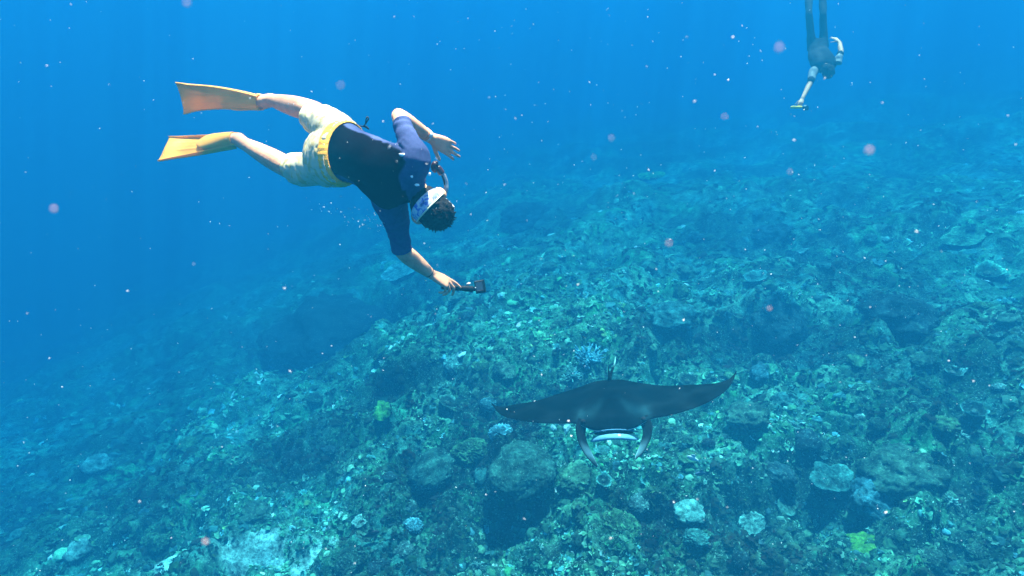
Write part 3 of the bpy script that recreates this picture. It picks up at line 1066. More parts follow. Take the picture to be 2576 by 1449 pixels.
# shirt: black back, blue-violet flanks, shoulders and half sleeves
shirt = [loft(torso[:-1] + [(V(1050, 484, 2.775), .064, .062, sS)], 28, 5)]
lh_end, rh_end = V(1005, 296, 2.48), V(1010, 629, 3.03)
shirt.append(tube([V(1018, 440, 2.70), LS, LS.lerp(LE, .35), LS.lerp(LE, .7), LS.lerp(LE, 1.0)], [.082, .066, .050, .046, .045], D(0, 0, 1), 20, 5))
shirt.append(tube([V(990, 470, 2.80), V(980, 498, 2.85), RS.lerp(RE, .35), RS.lerp(RE, .7), RS.lerp(RE, 1.05)], [.100, .086, .066, .053, .051], D(0, 0, 1), 20, 5))
shirt.append(loft([(V(950, 480, 2.78), .04, .05, sC), (V(968, 505, 2.81), .05, .06, sC), (V(990, 545, 2.88), .03, .045, sC)], 16, 4))            # lat stretched by the reach
sme = fuse(shirt, .006, 6, 'shirt')
clip(sme, LS.lerp(LE, .82), LE - LS, .11)
clip(sme, RS.lerp(RE, .96), RE - RS, .10)
clip(sme, V(846, 388, 2.91), V(838, 390, 2.93) - V(868, 385, 2.86), .30)
clip(sme, V(1047, 481, 2.775), V(1046, 480, 2.775) - V(1032, 470, 2.76), .068)
p = vcos(sme); n = vnormals(sme)
spine = np.array([list(s[0]) for s in torso]); sides = np.array([list(s[3]) for s in torso]); hwid = np.array([s[1] for s in torso])
def spine_uv(p):
    best = np.full(len(p), 1e9); T = np.zeros(len(p)); U = np.zeros(len(p))
    for i in range(len(spine) - 1):
        a, b = spine[i], spine[i + 1]
        t = np.clip(((p - a) @ (b - a)) / ((b - a) @ (b - a)), 0, 1)
        q = a + t[:, None] * (b - a)
        d = np.linalg.norm(p - q, axis=1)
        s = sides[i] * (1 - t)[:, None] + sides[i + 1] * t[:, None]
        s /= np.linalg.norm(s, axis=1)[:, None]
        u = ((p - q) * s).sum(1) / (hwid[i] * (1 - t) + hwid[i + 1] * t)
        k = d < best
        best[k] = d[k]; T[k] = i + t[k]; U[k] = u[k]
    return T, U
def along(p, a, b):
    a = np.array(list(a)); b = np.array(list(b))
    return ((p - a) @ (b - a)) / ((b - a) @ (b - a))
T, U = spine_uv(p)
tl_ = along(p, V(1010, 425, 2.70), LE); dl = np.linalg.norm(p - (np.array(list(V(1010, 425, 2.70))) + np.clip(tl_, 0, 1)[:, None] * (np.array(list(LE)) - np.array(list(V(1010, 425, 2.70))))), axis=1)
tr2 = along(p, V(985, 480, 2.80), RE); dr = np.linalg.norm(p - (np.array(list(V(985, 480, 2.80))) + np.clip(tr2, 0, 1)[:, None] * (np.array(list(RE)) - np.array(list(V(985, 480, 2.80))))), axis=1)
flank = sstep(.0, .05, U - .80 - .10 * sstep(1.2, 2.6, T) - .06 * sstep(3.2, 4.0, T)) * sstep(.2, .9, T)
flank = np.maximum(flank, sstep(-.80, -.86, U))
slv = np.maximum(sstep(.30, .36, tl_) * (dl < .1), sstep(.30, .36, tr2) * (dr < .11))
rag = sstep(.40, .46, U + .28 * (T - 5.5)) * sstep(5.0, 5.3, T)
blue = np.clip(np.maximum(np.maximum(flank, slv), rag), 0, 1)
# folds
ax_ = np.array(list(D(.92, -.40, 0)))
fold = noise3(p[:, 0] * 9, p[:, 1] * 9, p[:, 2] * 9, 51) * .004 + noise3(p[:, 0] * 24, p[:, 1] * 24, p[:, 2] * 24, 52) * .0016
arm_l = sstep(.12, .3, tl_) * (dl < .1); arm_r = sstep(.2, .4, tr2) * (dr < .11)
fold += arm_l * .0018 * np.sin(tl_ * 38 + 5 * noise3(p[:, 0] * 12, p[:, 1] * 12, p[:, 2] * 12, 53)) + arm_r * .0018 * np.sin(tr2 * 42 + 5 * noise3(p[:, 0] * 12, p[:, 1] * 12, p[:, 2] * 12, 54))
pit = np.exp(-((p - np.array(list(V(1030, 392, 2.66)))) ** 2).sum(1) / .05 ** 2)
fold += pit * .006 * np.sin((p @ np.array(list(D(.7, .7, 0)))) * 260)
set_vcos(sme, p + n * fold[:, None])
black = np.array([.0026, .0022, .0034]); blu = np.array([.040, .055, .135])
set_col(sme, black * (1 - blue[:, None]) + blu * blue[:, None])
sme2 = thicken(sme, .003)
add('shirt', sme2, attr_mat('swim_shirt', 1.0, 60, .15, .15, .0, 260), swimmer)
# seams of the side panel
# shorts
SHORT = new_mat('pale_shorts')
m_, t_, b_ = SHORT
b_.inputs['Roughness'].default_value = .8; b_.inputs['Specular IOR Level'].default_value = .2
tc = t_.nodes.new('ShaderNodeTexCoord'); nz = t_.nodes.new('ShaderNodeTexNoise'); nz.inputs['Scale'].default_value = 26; nz.inputs['Detail'].default_value = 3
cr = t_.nodes.new('ShaderNodeValToRGB'); cr.color_ramp.interpolation = 'EASE'
cr.color_ramp.elements[0].position = .40; cr.color_ramp.elements[0].color = (.60, .46, .20, 1)
cr.color_ramp.elements[1].position = .56; cr.color_ramp.elements[1].color = (.66, .56, .36, 1)
e_ = cr.color_ramp.elements.new(.47); e_.color = (.66, .57, .36, 1)
e_ = cr.color_ramp.elements.new(.66); e_.color = (.60, .56, .40, 1)
t_.links.new(tc.outputs['Object'], nz.inputs['Vector']); t_.links.new(nz.outputs['Fac'], cr.inputs['Fac']); t_.links.new(cr.outputs['Color'], b_.inputs['Base Color'])
tl2 = t_.nodes.new('ShaderNodeBsdfTranslucent'); t_.links.new(cr.outputs['Color'], tl2.inputs['Color'])
mxs = t_.nodes.new('ShaderNodeMixShader'); mxs.inputs[0].default_value = .25
t_.links.new(b_.outputs[0], mxs.inputs[1]); t_.links.new(tl2.outputs[0], mxs.inputs[2]); t_.links.new(mxs.outputs[0], t_.nodes['Material Output'].inputs['Surface'])
lhem, rhem = V(789, 301, 3.18), V(742, 427, 3.19)
sp = [loft([(V(880, 382, 2.83), .150, .112, sW), (V(858, 387, 2.88), .155, .120, sW), (V(835, 391, 2.95), .150, .122, sW), (V(812, 388, 3.02), .115, .105, sW), (V(800, 385, 3.05), .07, .07, sW)], 28, 4),
      tube([V(862, 352, 2.90), V(835, 322, 3.00), V(812, 306, 3.10), lhem, lhem + (lhem - V(812, 306, 3.10)) * .8], [.095, .090, .080, .080, .084], D(0, 0, 1), 24, 5),
      tube([V(850, 424, 2.92), V(810, 424, 3.05), V(775, 426, 3.12), rhem, rhem + (rhem - V(775, 426, 3.12)) * .8], [.088, .082, .078, .080, .084], D(0, 0, 1), 24, 5)]
pme = fuse(sp, .006, 5, 'shorts')
clip(pme, lhem, lhem - V(812, 306, 3.10), .13)
clip(pme, rhem, rhem - V(775, 426, 3.12), .13)
clip(pme, V(872, 384, 2.85), V(880, 382, 2.83) - V(858, 387, 2.88), .26)
p = vcos(pme); n = vnormals(pme)
hl_d = np.linalg.norm(p - np.array(list(lhem)), axis=1); hr_d = np.linalg.norm(p - np.array(list(rhem)), axis=1)
loose = np.exp(-(np.minimum(hl_d, hr_d) / .12) ** 2)
fold = noise3(p[:, 0] * 13, p[:, 1] * 13, p[:, 2] * 13, 61) * (.006 + .010 * loose) + np.abs(noise3(p[:, 0] * 28, p[:, 1] * 28, p[:, 2] * 28, 62)) * .006
wb = np.exp(-(np.abs((p - np.array(list(V(862, 386, 2.87)))) @ np.array(list((V(880, 382, 2.83) - V(858, 387, 2.88)).normalized()))) / .05) ** 2)
q_ = (p - np.array(list(V(862, 386, 2.87))))
angp = np.arctan2(q_ @ np.array(list(sW)), q_ @ np.array(list(D(0, 0, -1))))
fold += wb * .0012 * np.sin(angp * 46 + 2 * noise3(p[:, 0] * 15, p[:, 1] * 15, p[:, 2] * 15, 63))
set_vcos(pme, p + n * fold[:, None])
shorts = add('shorts', thicken(pme, .0025), SHORT[0], swimmer)
# waistband: gathered yellow band round the waist
nb = 144
rows = []
ctr = [(V(857, 387, 2.885), .158, .122), (V(862, 386, 2.872), .161, .125), (V(870, 384.5, 2.852), .154, .117), (V(877, 383, 2.838), .145, .108)]
axw = (V(880, 382, 2.83) - V(858, 387, 2.88)).normalized()
s0 = (sW - axw * sW.dot(axw)).normalized(); n0 = axw.cross(s0)
for k, (c_, a_, b2) in enumerate(ctr):
    for j in range(nb):
        th = 2 * math.pi * j / nb
        g = .0011 * math.sin(th * 34) * (1 if 0 < k < 3 else .5)
        rows.append(c_ + s0 * (math.cos(th) * (a_ + g)) + n0 * (math.sin(th) * (b2 + g)))
f_ = [[k * nb + j, k * nb + (j + 1) % nb, (k + 1) * nb + (j + 1) % nb, (k + 1) * nb + j] for k in range(3) for j in range(nb)]
add('waistband', thicken(np_mesh('waistband', np.array([list(r) for r in rows]), f_), .004), pmat('yellow_elastic', (.85, .38, .025), .7, .15, 60, bump=.3, bscale=200), shorts)
# back pocket flap, drawcord
fl = boxmesh('pocket_flap', V(806, 396, 2.93), D(.9, -.2, .3), D(.15, .95, -.2), D(-.2, .2, -.95), .022, .055, .006, .002)
add('pocket_flap', fl, bpy.data.materials['yellow_elastic'], shorts)
CORD = pmat('black_cord', (.004, .004, .005), .6, .1)
add('drawcord', np_mesh('drawcord', *merge([tube([V(905, 316, 2.80), V(913, 318, 2.78), V(919, 312, 2.77), V(921, 300, 2.76), V(924, 294, 2.76), V(927, 299, 2.76), V(923, 306, 2.765), V(919, 313, 2.77)], [.003] * 8, D(.3, .3, .8), 8, 4),
                                                tube([V(915, 317, 2.78), V(922, 320, 2.775), V(928, 325, 2.77)], [.0045, .006, .003], D(.3, .3, .8), 8, 3)])), CORD, swimmer)

# hair: a rough cap with tufts
HAIR = pmat('black_hair', (.0026, .0022, .0026), .7, .3, 40, bump=.5, bscale=160, spec=.10)
hv_, hf2 = ico(5)
hx = head_shape(hv_, .006)
nzv = noise3(hv_[:, 0] * 5, hv_[:, 1] * 5, hv_[:, 2] * 5, 71) * .006 + noise3(hv_[:, 0] * 14, hv_[:, 1] * 14, hv_[:, 2] * 14, 72) * .004
top = sstep(-.1, .7, hv_[:, 2])
hx = hx + hv_ * (nzv + .007 * top)[:, None]
# draw the cap in where the face, the neck and the ears are
facei = sstep(.15, .45, hv_[:, 1] - .55 * hv_[:, 2] + .1)
napei = sstep(-.45, -.65, hv_[:, 2])
inw = np.clip(np.maximum(facei, napei), 0, 1)
hx = hx * (1 - .32 * inw)[:, None]
tufts = [(to_head(hx), hf2)]
rt = np.random.default_rng(5)
for i in range(800):
    d_ = rt.normal(size=3); d_ /= np.linalg.norm(d_)
    if d_[1] - .55 * d_[2] + .1 > .2 or d_[2] < -.35: continue
    if -.5 < d_[2] < .42 + .12 * abs(d_[0]) and d_[1] < .35: continue
    b_0 = head_shape(d_[None], .008)[0]
    comb = np.array([d_[0] * .6, -.15 + .75 * max(0, d_[2]), .25 * d_[2] - .3])          # combed forward over the crown
    tdir = d_ * .18 + comb * 1.0 + rt.normal(0, .16, 3)
    tdir /= np.linalg.norm(tdir)
    L_ = rt.uniform(.010, .024)
    p0 = b_0 - d_ * .005; p1 = b_0 + tdir * L_ * .5 + d_ * .001; p2 = b_0 + tdir * L_
    P3 = to_head(np.array([p0, p1, p2]))
    tufts.append(loft([(Vector(P3[0]), .0045, .0034, he), (Vector(P3[1]), .0034, .0024, he), (Vector(P3[2]), .0008, .0008, he)], 5, 2))
add('hair', np_mesh('hair', *merge(tufts)), HAIR, swimmer)

# diving mask: skirt and glass on the face, strap round the back of the head
mask = add('mask', boxmesh('mask', HP(0, .098, .008), he, hf_, hu, .150, .040, .085, .014, 3), pmat('mask_skirt', (.5, .52, .55), .4, .1), swimmer)
add('mask_glass', boxmesh('mask_glass', HP(0, .120, .010), he, hf_, hu, .128, .008, .062, .003, 2), pmat('dark_glass', (.02, .03, .04), .08, .1, spec=.6), mask)
STR = new_mat('patterned_strap'); m_, t_, b_ = STR
b_.inputs['Roughness'].default_value = .5
tc = t_.nodes.new('ShaderNodeTexCoord'); nz = t_.nodes.new('ShaderNodeTexNoise'); nz.inputs['Scale'].default_value = 42; nz.inputs['Detail'].default_value = 2.5; nz.inputs['Distortion'].default_value = .8
cr = t_.nodes.new('ShaderNodeValToRGB')
cr.color_ramp.elements[0].position = .42; cr.color_ramp.elements[0].color = (.06, .09, .40, 1)
cr.color_ramp.elements[1].position = .56; cr.color_ramp.elements[1].color = (.50, .50, .54, 1)
e_ = cr.color_ramp.elements.new(.49); e_.color = (.20, .23, .48, 1)
t_.links.new(tc.outputs['Object'], nz.inputs['Vector']); t_.links.new(nz.outputs['Fac'], cr.inputs['Fac']); t_.links.new(cr.outputs['Color'], b_.inputs['Base Color'])
def strap_pt(a, t, lift):
    """a: angle from straight back towards the left ear; t: -1 nape edge .. 1 crown edge"""
    c = math.cos(a)
    zc = -.014 + .026 * c
    hw = .012 + .017 * max(0, c) ** .6
    x = math.sin(a); y = -c
    z = (zc + t * hw)
    zz = z / (.108 if z > 0 else .118)
    k = math.sqrt(max(.05, 1 - zz * zz))
    pt = head_shape(np.array([[x * k, y * k, zz]]), .016 + lift)[0]
    pt[2] = z
    return pt
na, ntt = 72, 9
pts, edge = [], []
for i in range(na):
    a = -1.72 + 3.44 * i / (na - 1)
    for k in range(ntt):
        t = -1 + 2 * k / (ntt - 1)
        pts.append(strap_pt(a, t, .0015 * (1 - t ** 4)))
f_ = [[i * ntt + k, i * ntt + k + 1, (i + 1) * ntt + k + 1, (i + 1) * ntt + k] for i in range(na - 1) for k in range(ntt - 1)]
strap = add('mask_strap', thicken(np_mesh('mask_strap', to_head(np.array(pts)), f_), .004), STR[0], swimmer)
pp = []
for i in range(na):
    a = -1.70 + 3.40 * i / (na - 1)
    P_ = to_head(strap_pt(a, 1.03, .0015)[None])[0]
    pp.append((Vector(P_), .0032, .0032, hu))
add('strap_edge', np_mesh('strap_edge', *loft(pp, 8, 1)), pmat('pale_edge', (.55, .58, .40), .5, .1), strap)
cu = bpy.data.curves.new('lettering', 'FONT'); cu.body = 'GULL'; cu.size = 1.0; cu.align_x = 'CENTER'; cu.extrude = .02
ot = bpy.data.objects.new('tmp', cu); C.objects.link(ot)
dg = bpy.context.evaluated_depsgraph_get()
lm = bpy.data.meshes.new_from_object(ot.evaluated_get(dg)); bpy.data.objects.remove(ot)
lp = vcos(lm); q = []
for x, y, z in lp:
    a = -(x * .016) / .10 + .06                           # first letter on the left-ear side as seen from behind
    q.append(strap_pt(-a, (y - .35) * .50, .0028 + z * .02))
set_vcos(lm, to_head(np.array(q)))
add('lettering', lm, pmat('black_print', (.012, .012, .02), .6, .1), strap)

# snorkel on the left side of the head
TUBE = pmat('clear_tube', (.34, .38, .42), .25, .12, 30, spec=.5, translucent=.35)
snk = add('snorkel', np_mesh('snorkel', *tube([HP(.050, .118, -.075), HP(.078, .085, -.055), V(1121, 482, 2.80), V(1122, 462, 2.79), V(1118, 446, 2.78), V(1110, 432, 2.77)], [.010, .0105, .0105, .0105, .0105, .0105], he, 14, 5)), TUBE, swimmer)
add('mouthpiece', np_mesh('mouthpiece', *tube([HP(0, .108, -.062), HP(.025, .122, -.070), HP(.050, .118, -.075)], [.011, .012, .014], hu, 12, 4)), CORD, snk)
add('valve_cap', np_mesh('valve_cap', *merge([tube([V(1112, 437, 2.772), V(1105, 427, 2.765), V(1100, 420, 2.76)], [.0155, .016, .014], he, 12, 4),
                                              loft([(V(1101, 407, 2.75), .006, .006, he), (V(1097, 411, 2.75), .016, .014, he), (V(1093, 420, 2.755), .018, .016, he), (V(1093, 429, 2.76), .011, .011, he), (V(1096, 434, 2.765), .003, .003, he)], 14, 4)])),
    pmat('dark_red_plastic', (.035, .004, .006), .35, .4, 60, spec=.5), snk)
add('stripe', np_mesh('stripe', *tube([V(1111, 441, 2.762), V(1117, 455, 2.772), V(1118, 466, 2.776)], [.0025, .0045, .002], D(0, 0, 1), 8, 3)), CORD, snk)

# wrist things
add('wristwatch', np_mesh('wristwatch', *merge([loft([(LW - D(.52, -.2, .8) * .034, .031, .029, D(0, 0, 1)), (LW - D(.52, -.2, .8) * .024, .0315, .0295, D(0, 0, 1))], 20, 1),
                                                loft([(LW - D(.52, -.2, .8) * .045 + D(.2, .6, -.7) * .012, .0, .0, D(1, 0, 0)), (LW - D(.52, -.2, .8) * .045 + D(.2, .6, -.7) * .02, .004, .004, D(1, 0, 0))], 8, 1)])), pmat('steel_band', (.55, .52, .48), .3, .2, spec=.6), swimmer)
add('watch_face', np_mesh('watch_face', *loft([(LW - D(.52, -.2, .8) * .022 + D(.45, .1, -.85) * .022, .016, .016, D(.8, .3, .3)), (LW - D(.52, -.2, .8) * .022 + D(.45, .1, -.85) * .034, .015, .015, D(.8, .3, .3))], 18, 1)), pmat('watch_glass', (.45, .5, .55), .15, .1, spec=.6), swimmer)
ad = (LW - LE).normalized()
add('bracelet', np_mesh('bracelet', *merge([loft([(LE.lerp(LW, .865) - ad * .004, .0315, .030, D(0, 0, 1)), (LE.lerp(LW, .865) + ad * .004, .0318, .0302, D(0, 0, 1))], 18, 1), loft([(LE.lerp(LW, .80) - ad * .003, .0325, .031, D(0, 0, 1)), (LE.lerp(LW, .80) + ad * .003, .0328, .0312, D(0, 0, 1))], 18, 1)])), pmat('orange_beads', (.6, .20, .08), .5, .3, 80), swimmer)
rd_ = (RW - RE).normalized()
add('bracelet', np_mesh('bracelet', *loft([(RE.lerp(RW, .93) - rd_ * .002, .0305, .0290, D(0, 0, 1)), (RE.lerp(RW, .93) + rd_ * .002, .0306, .0292, D(0, 0, 1))], 18, 1)), CORD, swimmer)

# fins
FIN = pmat('orange_rubber', (.95, .44, .075), .45, .12, 7, bump=.06, bscale=30, spec=.3, translucent=.28)
for F in (LF, RF):
    h, L_, W_, N_, ln = F['heel'], F['L'], F['W'], F['N'], F['len']
    def FP(x, y, z, h=h, L_=L_, W_=W_, N_=N_): return h + L_ * x + W_ * y + N_ * z
    x0 = .015
    zo = .030 if F is LF else -.026
    nu, nv = 40, 25
    top_, bot_ = [], []
    for i in range(nu):
        u = i / (nu - 1)
        hw = .038 + (.082 - .038) * (u ** .85) + .008 * sstep(.8, 1.0, u)
        for j in range(nv):
            v = -1 + 2 * j / (nv - 1)
            tipx = ln + .012 - .020 * (1 - abs(v) ** 1.7)                                    # fish-tail trailing edge
            x = x0 + (tipx - x0) * u
            z = zo * (1 - u) - .02 * u * u + .006 * math.cos(v * math.pi) * u + .010 * u * math.sin(u * 3) * v
            rib = .0028 * math.exp(-((abs(v) - .33) / .05) ** 2) * sstep(.02, .1, u) * sstep(.95, .75, u)
            th = .0035 * (1 - .5 * u)
            yy = v * hw + .016 * math.sin(math.pi * u) * (1 if F is LF else -.4)
            top_.append(FP(x, yy, z + th + rib)); bot_.append(FP(x, yy, z - th - rib))
    vv_ = np.array([list(p_) for p_ in top_ + bot_]); ff_ = []
    K = nu * nv
    for i in range(nu - 1):
        for j in range(nv - 1):
            a = i * nv + j
            ff_ += [[a, a + 1, a + nv + 1, a + nv], [K + a, K + a + nv, K + a + nv + 1, K + a + 1]]
    for i in range(nu - 1):
        for j in (0, nv - 1):
            a = i * nv + j; ff_.append([a, a + nv, K + a + nv, K + a])
    for j in range(nv - 1):
        for i in (0, nu - 1):
            a = i * nv + j; ff_.append([a, a + 1, K + a + 1, K + a])
    fin = add('fin', np_mesh('fin', vv_, ff_), FIN, swimmer)
    for sg in (1, -1):
        rs = []
        for i in range(14):
            u = i / 13
            hw = .038 + (.082 - .038) * (u ** .85) + .008 * float(sstep(.8, 1.0, u))
            x = x0 + (ln + .010 - x0) * u
            z = zo * .6 * (1 - u) - .02 * u * u + .010 * u * math.sin(u * 3) * sg - .006 * u
            rs.append((FP(x, sg * (hw - .001) + .016 * math.sin(math.pi * u) * (1 if F is LF else -.4), z), .0050 * (1 - .4 * u), .018 * (1 - .72 * u) + .002, W_))
        add('rail', np_mesh('rail', *loft(rs, 12, 3)), FIN, fin)
    pk = [loft([(FP(.012, 0, 0), .040, .042, W_), (FP(.05, 0, 0), .043, .042, W_), (FP(.11, 0, 0), .050, .034, W_), (FP(.18, 0, 0), .053, .024, W_), (FP(.225, 0, -.001), .045, .012, W_), (FP(.26, 0, -.002), .02, .004, W_)], 24, 5)]
    pkm = fuse(pk, .005, 3, 'foot_pocket')
    clip(pkm, FP(.022, 0, 0), -L_ + N_ * .0, .09)
    add('foot_pocket', thicken(pkm, .004), FIN, fin)
    add('heel_strap', np_mesh('heel_strap', *loft([(FP(.030, sg2 * .0, 0) + W_ * (.043 * math.cos(tq)) - L_ * (.058 * max(0, math.sin(tq))), .004, .011, L_) for sg2, tq in [(1, math.pi * k / 12) for k in range(13)]], 8, 2)), FIN, fin)

# the camera on its grip, held in the right hand
g0, g1 = V(1132, 723, 3.285), V(1189, 727, 3.35)
cc = V(1208, 721, 3.385)
camera_thing = empty('action_camera', cc, 'small black action camera on a hand grip held by the snorkeller', 'camera')
BLK = pmat('black_plastic', (.003, .003, .004), .5, .2, 30, spec=.12)
gd = (g1 - g0).normalized()
grip = add('grip', np_mesh('grip', *loft([(g0.lerp(g1, t), r_, r_, D(0, 1, 0)) for t, r_ in ((-.35, .010), (-.3, .0145), (-.1, .0155), (.1, .0145), (.3, .0155), (.5, .0145), (.7, .0158), (.9, .0165), (.97, .0175), (1.02, .012))], 18, 3)), BLK, camera_thing)
cx_, cy_, cz_ = D(.97, .16, .16), D(-.18, .98, .05), D(-.14, -.08, -.98)
bod = add('body', boxmesh('body', cc, cx_, cy_, cz_, .054, .072, .036, .005, 3), BLK, camera_thing)
add('screen', boxmesh('screen', cc + cz_ * .0185 + cy_ * .004, cx_, cy_, cz_, .038, .046, .004, .0008, 1), pmat('screen_glass', (.02, .035, .05), .2, .2, spec=.6), bod)
for a_, b2, sx_, sy_ in ((0, .030, .048, .005), (0, -.022, .048, .005), (.0215, .004, .005, .052), (-.0215, .004, .005, .052)):
    add('bezel', boxmesh('bezel', cc + cz_ * .019 + cx_ * a_ + cy_ * b2, cx_, cy_, cz_, sx_, sy_, .004, .001, 1), BLK, bod)
add('lens', np_mesh('lens', *loft([(cc - cz_ * .016 + cy_ * .014, .012, .012, cx_), (cc - cz_ * .024 + cy_ * .014, .0115, .0115, cx_)], 18, 1)), BLK, bod)
add('mount', boxmesh('mount', cc - cx_ * .030 - cy_ * .008, cx_, cy_, cz_, .020, .024, .018, .004, 2), BLK, camera_thing)
add('clamp_knob', np_mesh('clamp_knob', *loft([(V(1175, 716, 3.345), .008, .008, cx_), (V(1180, 714, 3.34), .009, .009, cx_), (V(1184, 712, 3.34), .005, .005, cx_)], 10, 1)), pmat('grey_metal', (.4, .4, .4), .3, .2), camera_thing)
add('screw', np_mesh('screw', *loft([(V(1196, 724, 3.355), .0035, .0035, cx_), (V(1196, 724, 3.348), .003, .003, cx_)], 10, 1)), pmat('white_dot', (.7, .7, .7), .3, .1), camera_thing)
# ------------------------------------------------------------------ the manta ray
HS = .918                                              # half span, metres
MC = V(1538, 1012, 4.45)
mf = Vector((-.12, -1, 0)).normalized()                # heads towards the camera
mf = (mf + Vector((0, 0, .17))).normalized()
mr = Vector((0, 0, 1)).cross(mf).normalized() * -1     # towards the manta's right = picture left
if mr.x > 0: mr = -mr
bank = math.radians(7.0)
mu0 = mr.cross(mf); mu0 = mu0 if mu0.z > 0 else -mu0
mR = (mr * math.cos(bank) - mu0 * math.sin(bank)).normalized()
mU = (mu0 * math.cos(bank) + mr * math.sin(bank)).normalized()
mL = -mR                                               # picture right


def MP(x, y, z): return MC + mL * (x * HS) + mf * (y * HS) + mU * (z * HS)


_s = np.array([0, .08, .15, .22, .30, .40, .52, .64, .76, .86, .93, 1.0])
_le = np.array([.40, .405, .39, .345, .318, .315, .300, .262, .185, .085, -.020, -.170])
_te = np.array([-.46, -.455, -.43, -.385, -.335, -.275, -.215, -.175, -.155, -.150, -.155, -.178])
_th = np.array([.098, .094, .080, .062, .048, .036, .026, .019, .013, .009, .006, .003])
_zz = np.array([0, .0, -.002, -.004, .000, .012, .030, .045, .055, .060, .070, .095])


def smooth_interp(t, xs, ys):
    """monotone-ish cubic through the stations"""
    m = np.gradient(ys, xs)
    i = np.clip(np.searchsorted(xs, t) - 1, 0, len(xs) - 2)
    h = xs[i + 1] - xs[i]; u = (t - xs[i]) / h
    return (2 * u ** 3 - 3 * u ** 2 + 1) * ys[i] + (u ** 3 - 2 * u ** 2 + u) * h * m[i] + (-2 * u ** 3 + 3 * u ** 2) * ys[i + 1] + (u ** 3 - u ** 2) * h * m[i + 1]


def build_manta():
    root = empty('manta_ray', MC, 'large dark manta ray gliding over the reef with open mouth and spread wings', 'manta ray')
    ns, nc = 141, 64
    S = np.linspace(-1, 1, ns)
    S = np.sign(S) * np.abs(S) ** 1.02
    a = np.abs(S)
    le, te, th, zz = (smooth_interp(a, _s, q) for q in (_le, _te, _th, _zz))
    # one side flexes a little more than the other
    zz = zz + np.where(S > 0, .05 * a ** 2, -.130 * a ** 2)
    ph = np.linspace(0, 2 * math.pi, nc, endpoint=False)
    c = .5 - .5 * np.cos(ph)                            # 0 at the leading edge .. 1 at the trailing edge
    top = np.sin(ph) >= 0
    prof = np.sqrt(np.clip(c, 0, 1)) * (1 - c) * 2.0 * (1 - .15 * c) + .02 * (1 - c)
    Y = le[:, None] + (te - le)[:, None] * c[None]
    X = np.repeat(S[:, None], nc, 1)
    hump = 1 + .30 * np.exp(-(S / .16) ** 2)
    Z = zz[:, None] + np.where(top, prof * hump[:, None] * th[:, None] * 1.05, -prof * th[:, None] * .55)
    # camber across the chord, ripples along the wing
    Z = Z - (.06 * (c[None] - .3) ** 2) * sstep(.2, .7, a)[:, None] + .006 * np.sin(X * 13) * sstep(.25, .6, a)[:, None] * c[None]
    # mouth: hollow between the head fins
    mouth = np.exp(-(S / .185) ** 6)[:, None] * sstep(.12, .0, c)[None]
    Y = Y - .050 * mouth * (1 - .55 * (S[:, None] / .185) ** 2)
    Z = Z - .058 * np.exp(-(S / .20) ** 4)[:, None] * sstep(.34, .0, c)[None]
    pts = np.array(list(MC))[None, None] + HS * (X[..., None] * np.array(list(mL)) + Y[..., None] * np.array(list(mf)) + Z[..., None] * np.array(list(mU)))
    v = pts.reshape(-1, 3)
    i = np.arange(ns - 1)[:, None]; j = np.arange(nc)[None]
    f = np.stack([i * nc + j, i * nc + (j + 1) % nc, (i + 1) * nc + (j + 1) % nc, (i + 1) * nc + j], -1).reshape(-1, 4)
    # markings: dark back, paler shoulder bars, white belly and lip
    x, y = X.ravel(), Y.ravel(); tp = np.repeat(top[None], ns, 0).ravel()
    ax = np.abs(x)
    dark = np.array([.0022, .0050, .0070]); pale = np.array([.006, .024, .032]); white = np.array([.62, .68, .70])
    nz = noise2(x * 9, y * 9, 81) * .6 + noise2(x * 25, y * 25, 82) * .4
    bar = np.exp(-(((y - (.245 - 1.0 * (ax - .19) ** 2 * 6 - .0)) ) / .062) ** 2) * sstep(.03, .12, ax) * sstep(.33, .20, ax)
    bar2 = np.exp(-((ax - .238) / .034) ** 2) * sstep(.12, .22, y) * sstep(.36, .28, y)
    k = np.clip(np.maximum(bar * .8, bar2) * (1 + .5 * nz), 0, 1)
    wingpale = .35 * sstep(.3, .6, ax) * sstep(.95, .7, ax) * (0.5 + 0.5 * nz)
    col = dark[None] * (1 + .35 * nz[:, None]) * (1 - k[:, None]) + pale[None] * k[:, None]
    col = col + wingpale[:, None] * np.array([.001, .004, .005])[None]
    col[~tp] = white * (1 - .2 * np.clip(nz[~tp], 0, 1))[:, None]
    edge = (~tp) & (ax > .8)
    col[edge] = col[edge] * .4
    me = np_mesh('body', v, f, np.clip(col, .0012, .8))
    MAN = attr_mat('manta_skin', .9, 10, .18, .1, .0, 60)
    add('body', me, MAN, root)
    WHT = attr_mat('white_skin', .9, 18, .25, .1, .03, 60)
    # lower jaw, a pale shelf below the open mouth
    jx = np.linspace(-.178, .178, 33)
    rows = []
    for x_ in jx:
        q = x_ / .178
        rows.append((MP(x_, .395 - .05 * q * q, -.092 - .055 * q * q), .030 * HS * math.sqrt(max(.02, 1 - q ** 4)), .0190 * HS * math.sqrt(max(.02, 1 - q ** 4)), mf))
    jm = np_mesh('lower_jaw', *loft(rows, 14, 1))
    set_col(jm, np.array([.07, .24, .36]))
    add('lower_jaw', jm, WHT, root)
    # rim of the upper lip
    rows = [(MP(x_, .362 - .055 * (x_ / .18) ** 2 + .012, -.046 - .055 * (x_ / .18) ** 2), .004 * HS, .005 * HS, mf) for x_ in np.linspace(-.18, .18, 25)]
    lm_ = np_mesh('upper_lip', *loft(rows, 10, 1))
    set_col(lm_, np.array([.05, .16, .26]))
    add('upper_lip', lm_, WHT, root)
    # throat behind the mouth
    rows = [(MP(x_, .352 - .04 * (x_ / .14) ** 2, -.082), .012 * HS, .030 * HS, mf) for x_ in np.linspace(-.14, .14, 17)]
